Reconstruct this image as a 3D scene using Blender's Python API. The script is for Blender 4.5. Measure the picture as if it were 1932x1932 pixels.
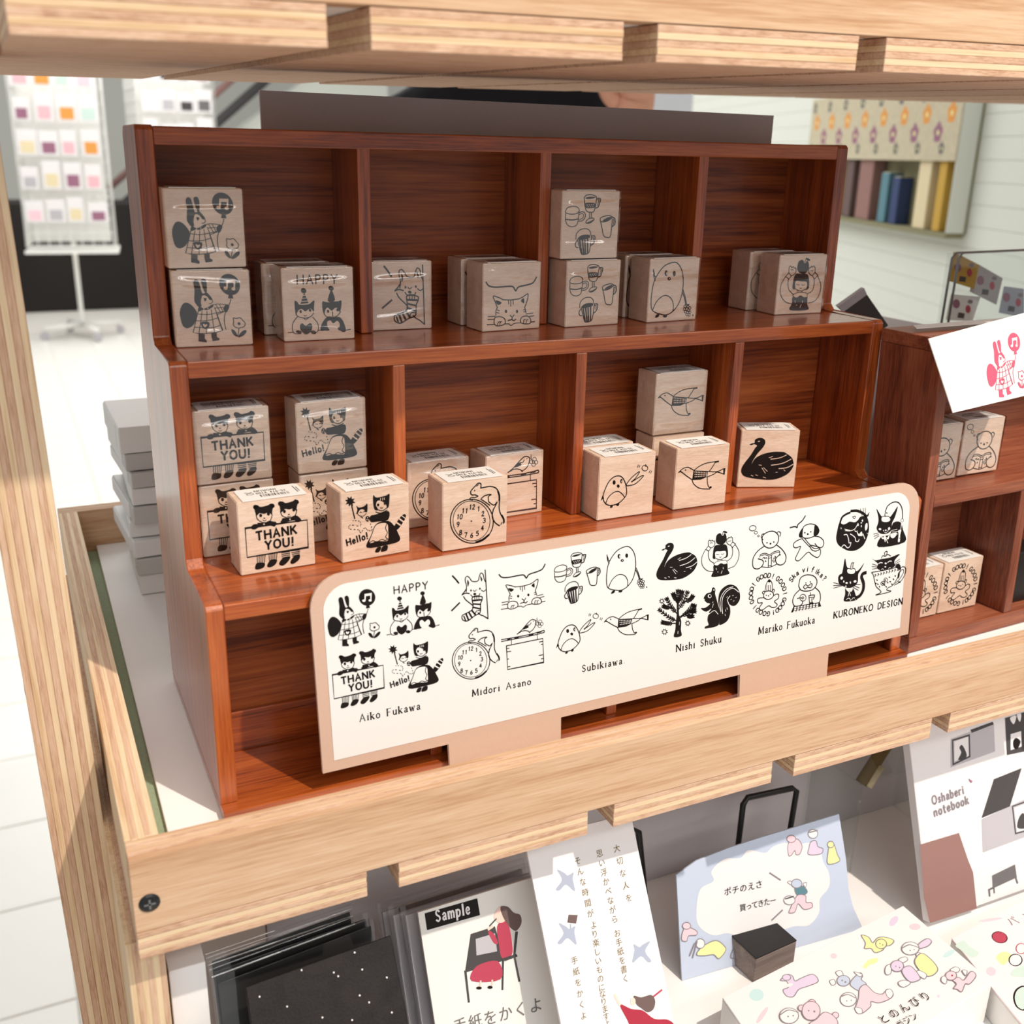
import bpy, bmesh, math, random
from mathutils import Vector, Matrix
random.seed(7)
SC = bpy.context.scene
COL = SC.collection
for o in list(bpy.data.objects):
    bpy.data.objects.remove(o)

# ------------------------------------------------------------------ camera
CAM_POS = Vector((-0.0669764, -0.46600856, 0.31685386))
YAW, PITCH, ROLL, FPX = math.radians(25.74202), math.radians(-18.80964), math.radians(1.25165), 1986.357
_cy, _sy, _cp, _sp = math.cos(YAW), math.sin(YAW), math.cos(PITCH), math.sin(PITCH)
_f = Vector((_sy*_cp, _cy*_cp, _sp)); _r0 = Vector((_cy, -_sy, 0)); _u0 = _r0.cross(_f)
CR = math.cos(ROLL)*_r0 + math.sin(ROLL)*_u0
CU = -math.sin(ROLL)*_r0 + math.cos(ROLL)*_u0
CF = _f
cam = bpy.data.cameras.new('camera')
camo = bpy.data.objects.new('camera', cam); COL.objects.link(camo)
camo.matrix_world = Matrix((( CR.x, CU.x, -CF.x, CAM_POS.x), (CR.y, CU.y, -CF.y, CAM_POS.y), (CR.z, CU.z, -CF.z, CAM_POS.z), (0, 0, 0, 1)))
cam.sensor_width = 36; cam.lens = 36*FPX/1932
cam.clip_start = .01; cam.clip_end = 60
cam.dof.use_dof = True; cam.dof.focus_distance = .62; cam.dof.aperture_fstop = 11
SC.camera = camo

# ------------------------------------------------------------------ light
SC.view_settings.view_transform = 'Standard'
SC.view_settings.look = 'None'
SC.view_settings.exposure = -0.1
SC.view_settings.gamma = 1.0
SC.view_settings.use_curve_mapping = False
world = bpy.data.worlds.new('shop_light'); SC.world = world; world.use_nodes = True
_bg = world.node_tree.nodes['Background']
_bg.inputs[0].default_value = (1.0, .995, .99, 1); _bg.inputs[1].default_value = 0.52

def spot(name, loc, target, power, angle, radius, color=(1, .95, .88), blend=.3):
    l = bpy.data.lights.new(name, 'SPOT'); l.energy = power; l.spot_size = math.radians(angle); l.spot_blend = blend
    l.shadow_soft_size = radius; l.color = color
    o = bpy.data.objects.new(name, l); COL.objects.link(o); o.location = loc
    o.rotation_euler = (Vector(target)-Vector(loc)).to_track_quat('-Z', 'Y').to_euler()
    return o
spot('track_spotlight_offscreen', (.60, -1.03, 1.76), (.2, 0, .08), 170, 66, .018, (1, .90, .78))
# ceiling panels over the aisle at the back
def ceil_light(name, loc, sx, sy, power):
    l = bpy.data.lights.new(name, 'AREA'); l.shape = 'RECTANGLE'; l.size = sx; l.size_y = sy; l.energy = power; l.color = (1, .99, .96)
    o = bpy.data.objects.new(name, l); COL.objects.link(o); o.location = loc
    return o
ceil_light('ceiling_panel_back_offscreen', (.6, 3.6, 2.2), 2.5, 3.0, 75)
ceil_light('ceiling_panel_back_offscreen', (.8, 8.0, 2.4), 3.0, 4.0, 200)

# shop ceiling panels behind the camera: they make the white streaks on the wrapped stamps
for _y in (-2.0, -2.9, -3.9):
    ceil_light('ceiling_panel_front_offscreen', (.5, _y, 1.75), 3.4, .35, 26)

# ------------------------------------------------------------------ pixel -> place helpers
def ray(px, py):
    return (CF + CR*((px-966)/FPX) - CU*((py-966)/FPX)).normalized()
def at(px, py, ax, val):
    d = ray(px, py); i = 'xyz'.index(ax)
    return CAM_POS + d*((val-CAM_POS[i])/d[i])

class Plane:
    """a flat face: origin P, u to the right, v up the face, n towards the viewer"""
    def __init__(s, P, yaw=0, lean=0, roll=0):
        yaw, lean, roll = map(math.radians, (yaw, lean, roll))
        u = Vector((math.cos(yaw), math.sin(yaw), 0)); b = Vector((-math.sin(yaw), math.cos(yaw), 0))
        v = Vector((0, 0, 1))*math.cos(lean) + b*math.sin(lean)
        s.u = u*math.cos(roll) + v*math.sin(roll); s.v = -u*math.sin(roll) + v*math.cos(roll)
        s.P = Vector(P); s.n = s.u.cross(s.v)
    def uv(s, px, py):
        d = ray(px, py); t = (s.P-CAM_POS).dot(s.n)/d.dot(s.n)
        q = CAM_POS + d*t - s.P
        return Vector((q.dot(s.u), q.dot(s.v)))
    def w(s, u, v, n=0):
        return s.P + s.u*u + s.v*v + s.n*n
    def mat(s):
        return Matrix(((s.u.x, s.v.x, s.n.x, s.P.x), (s.u.y, s.v.y, s.n.y, s.P.y), (s.u.z, s.v.z, s.n.z, s.P.z), (0, 0, 0, 1)))

# ------------------------------------------------------------------ materials
M = {}
def _new(name):
    m = bpy.data.materials.new(name); m.use_nodes = True
    return m, m.node_tree.nodes, m.node_tree.links, m.node_tree.nodes['Principled BSDF']
def rgb(h):
    h = h.lstrip('#'); c = [int(h[i:i+2], 16)/255 for i in (0, 2, 4)]
    return tuple((x/12.92 if x <= .04045 else ((x+.055)/1.055)**2.4) for x in c)+(1,)
def plain(name, col, rough=.6, spec=.3, noise=0, scale=200, bump=0, coat=0, metal=0, emit=0):
    m, N, L, P = _new(name)
    c = rgb(col) if isinstance(col, str) else col
    P.inputs['Base Color'].default_value = c; P.inputs['Roughness'].default_value = rough
    P.inputs['Specular IOR Level'].default_value = spec; P.inputs['Metallic'].default_value = metal
    P.inputs['Coat Weight'].default_value = coat; P.inputs['Coat Roughness'].default_value = .12
    if emit:
        P.inputs['Emission Color'].default_value = c; P.inputs['Emission Strength'].default_value = emit
    if noise or bump:
        tc = N.new('ShaderNodeTexCoord'); nz = N.new('ShaderNodeTexNoise'); nz.inputs['Scale'].default_value = scale; nz.inputs['Detail'].default_value = 4
        L.new(tc.outputs['Object'], nz.inputs['Vector'])
        if noise:
            mx = N.new('ShaderNodeMix'); mx.data_type = 'RGBA'
            mx.inputs[6].default_value = tuple(max(0, k*(1-noise)) for k in c[:3])+(1,); mx.inputs[7].default_value = tuple(min(1, k*(1+noise*.6)) for k in c[:3])+(1,)
            L.new(nz.outputs['Fac'], mx.inputs[0]); L.new(mx.outputs[2], P.inputs['Base Color'])
        if bump:
            b = N.new('ShaderNodeBump'); b.inputs['Strength'].default_value = bump; b.inputs['Distance'].default_value = .001
            L.new(nz.outputs['Fac'], b.inputs['Height']); L.new(b.outputs[0], P.inputs['Normal'])
    M[name] = m; return m
def wood(name, cols, axis='x', fine=900, stretch=28, rough=.4, coat=0, wave=60, bump=.12, spec=.4, dist=6, coat_rough=.15):
    """grain runs along the object's axis; cols are dark..light"""
    m, N, L, P = _new(name)
    tc = N.new('ShaderNodeTexCoord'); mp = N.new('ShaderNodeMapping')
    sc = [1.0, 1.0, 1.0]; sc['xyz'.index(axis)] = 1.0/stretch
    mp.inputs['Scale'].default_value = sc
    oi = N.new('ShaderNodeObjectInfo'); ml = N.new('ShaderNodeMath'); ml.operation = 'MULTIPLY'; ml.inputs[1].default_value = 3.7
    cb = N.new('ShaderNodeCombineXYZ'); L.new(oi.outputs['Random'], ml.inputs[0])
    for i in range(3): L.new(ml.outputs[0], cb.inputs[i])
    L.new(cb.outputs[0], mp.inputs['Location'])
    L.new(tc.outputs['Object'], mp.inputs['Vector'])
    n1 = N.new('ShaderNodeTexNoise'); n1.inputs['Scale'].default_value = fine; n1.inputs['Detail'].default_value = 3; n1.inputs['Roughness'].default_value = .6
    n2 = N.new('ShaderNodeTexNoise'); n2.inputs['Scale'].default_value = wave; n2.inputs['Detail'].default_value = 5; n2.inputs['Distortion'].default_value = dist*.15
    L.new(mp.outputs[0], n1.inputs['Vector']); L.new(mp.outputs[0], n2.inputs['Vector'])
    mx = N.new('ShaderNodeMath'); mx.operation = 'MULTIPLY_ADD'; mx.inputs[1].default_value = .45
    L.new(n1.outputs['Fac'], mx.inputs[0])
    m2 = N.new('ShaderNodeMath'); m2.operation = 'MULTIPLY'; m2.inputs[1].default_value = .55
    L.new(n2.outputs['Fac'], m2.inputs[0]); L.new(m2.outputs[0], mx.inputs[2])
    cr = N.new('ShaderNodeValToRGB'); e = cr.color_ramp.elements
    e[0].position = .36; e[0].color = rgb(cols[0]); e[1].position = .64; e[1].color = rgb(cols[-1])
    if len(cols) == 3:
        k = e.new(.5); k.color = rgb(cols[1])
    L.new(mx.outputs[0], cr.inputs[0]); L.new(cr.outputs[0], P.inputs['Base Color'])
    P.inputs['Roughness'].default_value = rough; P.inputs['Specular IOR Level'].default_value = spec
    P.inputs['Coat Weight'].default_value = coat; P.inputs['Coat Roughness'].default_value = coat_rough
    b = N.new('ShaderNodeBump'); b.inputs['Strength'].default_value = bump; b.inputs['Distance'].default_value = .0006
    L.new(n1.outputs['Fac'], b.inputs['Height']); L.new(b.outputs[0], P.inputs['Normal'])
    M[name] = m; return m

MAH = ('#66260e', '#a04a1c', '#bb6129')
wood('mahogany_x', MAH, 'x', rough=.35, coat=.7, coat_rough=.13, wave=70)
wood('mahogany_z', MAH, 'z', rough=.35, coat=.8, coat_rough=.2, wave=70)
wood('mahogany_y', MAH, 'y', rough=.32, coat=.25, wave=70)
wood('mahogany_back', ('#66290f', '#9a4b1f', '#b4622d'), 'x', rough=.4, coat=.12, wave=45, fine=600, dist=12)
CRT = ('#5a2a1c', '#874932', '#9f5e42')
wood('crate_x', CRT, 'x', rough=.45, coat=.15, wave=60)
wood('crate_z', CRT, 'z', rough=.45, coat=.15, wave=60)
wood('pine_x', ('#b98e6c', '#cea988', '#d9bb9c'), 'x', rough=.6, wave=55, fine=700, stretch=22, bump=.25, spec=.2)
wood('pine_y', ('#b98e6c', '#cca888', '#d8ba9c'), 'y', rough=.6, wave=55, fine=700, stretch=22, bump=.25, spec=.2)
wood('pine_z', ('#c09068', '#dab38a', '#e8c6a0'), 'z', rough=.6, wave=55, fine=700, stretch=22, bump=.25, spec=.2)
wood('ply_long', ('#cda880', '#e0c4a0', '#e8d0ae'), 'x', rough=.6, wave=120, fine=900, stretch=30, bump=.15, spec=.2)
wood('ply_cross', ('#b88f74', '#cfaa8e', '#dabaa0'), 'x', rough=.7, wave=260, fine=1300, stretch=6, bump=.5, spec=.2)
wood('ply_long_y', ('#cda880', '#e0c4a0', '#e8d0ae'), 'y', rough=.6, wave=120, fine=900, stretch=30, bump=.15, spec=.2)
wood('ply_cross_y', ('#b88f74', '#cfaa8e', '#dabaa0'), 'y', rough=.7, wave=160, fine=900, stretch=16, bump=.35, spec=.2)
wood('ply_post_a', ('#cda880', '#e0c4a0', '#e8d0ae'), 'z', rough=.6, wave=120, fine=900, stretch=30, bump=.15, spec=.2)
wood('ply_post_b', ('#b88f74', '#cfaa8e', '#dabaa0'), 'z', rough=.75, wave=200, fine=1300, stretch=12, bump=.5, spec=.2)
wood('ply_light_a', ('#cda880', '#e0c4a0', '#e8d0ae'), 'z', rough=.6, wave=120, fine=900, stretch=30, bump=.15, spec=.2)
wood('ply_light_b', ('#b88f74', '#cfaa8e', '#dabaa0'), 'z', rough=.75, wave=200, fine=1300, stretch=12, bump=.4, spec=.2)
wood('stamp_wood', ('#cdae98', '#dcc0aa', '#e6cebb'), 'x', rough=.55, wave=90, fine=1500, stretch=7, bump=.1, spec=.25)
plain('ink', '#17110f', .55, .2)
plain('ink_pink', '#cf5f78', .6, .2)
plain('paper', '#e8e6e3', .6, .25, noise=.02, scale=400)
plain('sticker', '#eeebe6', .45, .35)
plain('kraft', '#d0af9b', .75, .15, noise=.06, scale=700)
plain('liner_white', '#f6f4f3', .55, .3, noise=.015, scale=40)
plain('mat_green', '#98a68a', .8, .15, noise=.18, scale=500)
plain('greyboard', '#cbc4c5', .85, .1, noise=.05, scale=600)
plain('black', '#1a1818', .4, .4)
plain('screw_black', '#131316', .3, .5, noise=.2, scale=900)
plain('steel', '#8d8d90', .3, .5, metal=.9)
plain('white_metal', '#ecebe6', .4, .4)
plain('wall_paint', '#dfe2d8', .7, .2)
plain('far_wall', '#cfcfc8', .8, .1)
plain('dark_store', '#2a2624', .7, .2)
plain('tile', '#efece5', .3, .4, noise=.02, scale=6)
plain('grout', '#cfcbc3', .8, .1)
plain('skin', '#d79d84', .6, .3)
plain('coat_black', '#1c1a1d', .85, .15, noise=.2, scale=90)
for n, c in dict(c_red='#b5465a', c_pink='#eab6bd', c_skin='#f0cdbf', c_grey='#6f6b6c', c_dgrey='#4a4748', c_brown='#6d5a57', c_blue='#a9b0c2', c_lblue='#c0cadd', c_lgrey='#b9b5ba',
                 c_yellow='#e9e6a4', c_lilac='#d8c8de', c_aqua='#c2dcdd', c_rose='#f3c9d2', c_line='#8a8288', c_gold='#7d6a45', c_wood='#96726c', c_white='#e8e4e4', c_mint='#c9dcd3',
                 c_orange='#e09a4e', c_navy='#3c4a70', c_teal='#5f8793', c_cream='#e3d3ad', c_mauve='#9a6a80', c_ochre='#c9a24a', c_crimson='#a83244').items():
    plain(n, c, .65, .2)
def glassy(name, tint=(1, 1, 1, 1), rough=.04, refl=.09, bump=0, scale=60, stretch=(1, 1, 1)):
    m, N, L, P = _new(name); N.remove(P)
    out = [k for k in N if k.type == 'OUTPUT_MATERIAL'][0]
    tr = N.new('ShaderNodeBsdfTransparent'); tr.inputs[0].default_value = tint
    gl = N.new('ShaderNodeBsdfGlossy'); gl.inputs['Roughness'].default_value = rough
    fr = N.new('ShaderNodeFresnel'); fr.inputs['IOR'].default_value = 1.5
    ad = N.new('ShaderNodeMath'); ad.operation = 'ADD'; ad.inputs[1].default_value = refl-.04; ad.use_clamp = True
    L.new(fr.outputs[0], ad.inputs[0])
    ge = N.new('ShaderNodeNewGeometry'); inv = N.new('ShaderNodeMath'); inv.operation = 'SUBTRACT'; inv.inputs[0].default_value = 1; L.new(ge.outputs['Backfacing'], inv.inputs[1])
    mu = N.new('ShaderNodeMath'); mu.operation = 'MULTIPLY'; L.new(ad.outputs[0], mu.inputs[0]); L.new(inv.outputs[0], mu.inputs[1])
    mx = N.new('ShaderNodeMixShader'); L.new(mu.outputs[0], mx.inputs[0]); L.new(tr.outputs[0], mx.inputs[1]); L.new(gl.outputs[0], mx.inputs[2])
    L.new(mx.outputs[0], out.inputs[0])
    if bump:
        tc = N.new('ShaderNodeTexCoord'); mp = N.new('ShaderNodeMapping'); mp.inputs['Scale'].default_value = stretch
        nz = N.new('ShaderNodeTexNoise'); nz.inputs['Scale'].default_value = scale; nz.inputs['Detail'].default_value = 2; nz.inputs['Distortion'].default_value = .6
        oi = N.new('ShaderNodeObjectInfo'); cb = N.new('ShaderNodeCombineXYZ')
        for i in range(3): L.new(oi.outputs['Random'], cb.inputs[i])
        L.new(cb.outputs[0], mp.inputs['Location'])
        L.new(tc.outputs['Object'], mp.inputs['Vector']); L.new(mp.outputs[0], nz.inputs['Vector'])
        b = N.new('ShaderNodeBump'); b.inputs['Strength'].default_value = bump; b.inputs['Distance'].default_value = .002
        L.new(nz.outputs['Fac'], b.inputs['Height']); L.new(b.outputs[0], gl.inputs['Normal'])
    M[name] = m; return m
glassy('film', rough=.10, refl=.15, bump=.6, scale=55, stretch=(.35, .35, 1.3))
glassy('sleeve', tint=(.97, .97, .97, 1), rough=.05, refl=.12, bump=.5, scale=40, stretch=(.3, .3, 1))
glassy('acrylic', tint=(.94, .96, .95, 1), rough=.02, refl=.08)

# ------------------------------------------------------------------ mesh helpers
def tag(o, label=None, cat=None, group=None, kind=None):
    if label: o['label'] = label
    if cat: o['category'] = cat
    if group: o['group'] = group
    if kind: o['kind'] = kind
    return o
def link(name, me, parent=None, mats=()):
    o = bpy.data.objects.new(name, me); COL.objects.link(o)
    for m in mats: me.materials.append(M[m] if isinstance(m, str) else m)
    if parent is not None: o.parent = parent
    return o
def empty(name, loc=(0, 0, 0), rot=(0, 0, 0), parent=None):
    o = bpy.data.objects.new(name, None); COL.objects.link(o); o.location = loc; o.rotation_euler = rot; o.empty_display_size = .01
    if parent is not None: o.parent = parent
    return o
def bm_box(bm, lo, hi, mi=0):
    x0, y0, z0 = lo; x1, y1, z1 = hi
    v = [bm.verts.new(p) for p in ((x0,y0,z0),(x1,y0,z0),(x1,y1,z0),(x0,y1,z0),(x0,y0,z1),(x1,y0,z1),(x1,y1,z1),(x0,y1,z1))]
    fs = [bm.faces.new([v[i] for i in q]) for q in ((0,3,2,1),(4,5,6,7),(0,1,5,4),(1,2,6,5),(2,3,7,6),(3,0,4,7))]
    for f in fs: f.material_index = mi
    return v
def fin(name, bm, mats, parent=None, loc=None, smooth=False):
    me = bpy.data.meshes.new(name)
    if loc is not None: bmesh.ops.translate(bm, verts=bm.verts, vec=-Vector(loc))
    bmesh.ops.recalc_face_normals(bm, faces=bm.faces)
    bm.to_mesh(me); bm.free()
    if smooth:
        for p in me.polygons: p.use_smooth = True
    o = link(name, me, parent, mats)
    if loc is not None: o.location = loc
    return o
def box(name, lo, hi, mat, parent=None, bev=.0006, seg=2):
    bm = bmesh.new(); bm_box(bm, lo, hi)
    if bev: bmesh.ops.bevel(bm, geom=bm.edges[:], offset=bev, segments=seg, affect='EDGES', profile=.5)
    c = [(a+b)/2 for a, b in zip(lo, hi)]
    return fin(name, bm, [mat], parent, loc=c)
def prism(name, poly, ax, a, b, mat, parent=None, bev=.0006, loc=None):
    """extrude a 2D polygon along an axis: ax 'x' -> poly is (y,z); 'y' -> (x,z); 'z' -> (x,y)"""
    bm = bmesh.new()
    def p3(q, t): return {'x': (t, q[0], q[1]), 'y': (q[0], t, q[1]), 'z': (q[0], q[1], t)}[ax]
    va = [bm.verts.new(p3(q, a)) for q in poly]; vb = [bm.verts.new(p3(q, b)) for q in poly]
    bm.faces.new(va); bm.faces.new(vb[::-1]); n = len(poly)
    for i in range(n): bm.faces.new((va[i], vb[i], vb[(i+1) % n], va[(i+1) % n]))
    if bev: bmesh.ops.bevel(bm, geom=bm.edges[:], offset=bev, segments=1, affect='EDGES')
    if loc is None:
        xs = [v.co for v in bm.verts]; loc = sum(xs, Vector())/len(xs)
    return fin(name, bm, [mat], parent, loc=loc)
def plyboard(name, lo, hi, axis, n, mats, parent=None, rag=.00022, bev=.00025):
    """a plywood board: n veneers stacked along axis, each a hair proud or short of its neighbours"""
    bm = bmesh.new(); i = 'xyz'.index(axis); t = (hi[i]-lo[i])/n
    for k in range(n):
        l, h = list(lo), list(hi); l[i] = lo[i]+k*t; h[i] = l[i]+t
        for j in range(3):
            if j != i: l[j] += random.uniform(0, rag); h[j] -= random.uniform(0, rag)
        bm_box(bm, l, h, k % 2)
    if bev: bmesh.ops.bevel(bm, geom=bm.edges[:], offset=bev, segments=1, affect='EDGES')
    c = [(a+b)/2 for a, b in zip(lo, hi)]
    return fin(name, bm, mats, parent, loc=c)
def tube(name, pts, r, mat, parent=None, n=8, closed=False):
    bm = bmesh.new(); rings = []; P = [Vector(p) for p in pts]; m = len(P)
    for i, p in enumerate(P):
        a = P[i-1] if (i or closed) else P[i]; b = P[(i+1) % m] if (i < m-1 or closed) else P[i]
        t = (b-a).normalized(); s = t.cross(Vector((0, 0, 1)))
        if s.length < .05: s = t.cross(Vector((0, 1, 0)))
        s.normalize(); w = s.cross(t)
        rings.append([bm.verts.new(p + (s*math.cos(k*2*math.pi/n)+w*math.sin(k*2*math.pi/n))*r) for k in range(n)])
    for i in range(m if closed else m-1):
        A, B = rings[i], rings[(i+1) % m]
        for k in range(n): bm.faces.new((A[k], A[(k+1) % n], B[(k+1) % n], B[k]))
    if not closed: bm.faces.new(rings[0][::-1]); bm.faces.new(rings[-1])
    c = sum(P, Vector())/m
    return fin(name, bm, [mat], parent, loc=c, smooth=True)
def lathe(name, prof, loc, mat, parent=None, n=24, axis='z'):
    bm = bmesh.new(); rings = []
    for r, h in prof:
        ring = []
        for k in range(n):
            a = k*2*math.pi/n; x, y = r*math.cos(a), r*math.sin(a)
            ring.append(bm.verts.new((x, y, h) if axis == 'z' else (x, -h, y) if axis == 'y' else (h, x, y)))
        rings.append(ring)
    for A, B in zip(rings, rings[1:]):
        for k in range(n): bm.faces.new((A[k], A[(k+1) % n], B[(k+1) % n], B[k]))
    bm.faces.new(rings[0][::-1]); bm.faces.new(rings[-1])
    o = fin(name, bm, [mat], parent, smooth=False); o.location = loc
    return o
def slab(name, plane, poly, thick, mat, parent=None, bev=0, back=0):
    """a sheet with the outline poly (u,v) on the plane, thickness going back from the face"""
    bm = bmesh.new()
    va = [bm.verts.new((q[0], q[1], -back)) for q in poly]; vb = [bm.verts.new((q[0], q[1], -thick-back)) for q in poly]
    bm.faces.new(va); bm.faces.new(vb[::-1]); n = len(poly)
    for i in range(n): bm.faces.new((va[i], vb[i], vb[(i+1) % n], va[(i+1) % n]))
    if bev: bmesh.ops.bevel(bm, geom=bm.edges[:], offset=bev, segments=1, affect='EDGES')
    c = sum((Vector((q[0], q[1], -thick/2-back)) for q in poly), Vector())/n
    o = fin(name, bm, [mat], None, loc=c)
    if parent is not None: o.parent = parent
    setmat(o, plane.mat() @ Matrix.Translation(c))
    return o
def local_mat(o):
    return Matrix.Translation(o.location) @ o.rotation_euler.to_matrix().to_4x4() @ Matrix.Diagonal((*o.scale, 1))
def parent_inv(p):
    m = Matrix.Identity(4); q = p
    while q is not None:
        m = local_mat(q) @ m; q = q.parent
    return m.inverted()
def setmat(o, mw):
    """place o (maybe parented) at world matrix mw"""
    b = (parent_inv(o.parent) if o.parent else Matrix.Identity(4)) @ mw
    l, r, s = b.decompose(); o.location = l; o.rotation_euler = r.to_euler(); o.scale = s

# ------------------------------------------------------------------ printed drawings and lettering (flat print as thin meshes)
def smooth_pts(P, closed=False, k=5):
    n = len(P)
    if n < 3: return list(P)
    out = []; rng = range(n) if closed else range(n-1)
    for i in rng:
        p0 = P[(i-1) % n] if (closed or i > 0) else P[0]; p1 = P[i]; p2 = P[(i+1) % n]
        p3 = P[(i+2) % n] if (closed or i+2 < n) else P[-1]
        for j in range(k):
            t = j/k
            out.append(.5*((2*p1) + (p2-p0)*t + (2*p0-5*p1+4*p2-p3)*t*t + (3*p1-p0-3*p2+p3)*t**3))
    if not closed: out.append(P[-1])
    return out
COLS = dict(k='ink', w='GROUND', r='c_red', p='c_pink', s='c_skin', g='c_grey', d='c_dgrey', b='c_blue', B='c_lblue', y='c_yellow', v='c_lilac', a='c_aqua', R='c_rose', n='c_line', o='c_gold', m='c_mint',
            W='c_wood', h='c_brown', L='c_lgrey', O='c_orange', N='c_navy', T='c_teal', C='c_crimson', x='c_white', M='c_mauve')
STEP = 1.2e-5
_JP = {}
def jglyph(ch):
    if ch not in _JP:
        c = bpy.data.curves.new('glyph', 'FONT'); c.body = ch; c.resolution_u = 2
        o = bpy.data.objects.new('glyph', c); COL.objects.link(o)
        dg = bpy.context.evaluated_depsgraph_get(); dg.update()
        me = bpy.data.meshes.new_from_object(o.evaluated_get(dg))
        V = [(v.co.x, v.co.y) for v in me.vertices]; F = [tuple(p.vertices) for p in me.polygons]
        bpy.data.objects.remove(o); bpy.data.curves.remove(c); bpy.data.meshes.remove(me)
        _JP[ch] = (V, F)
    return _JP[ch]
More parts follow.
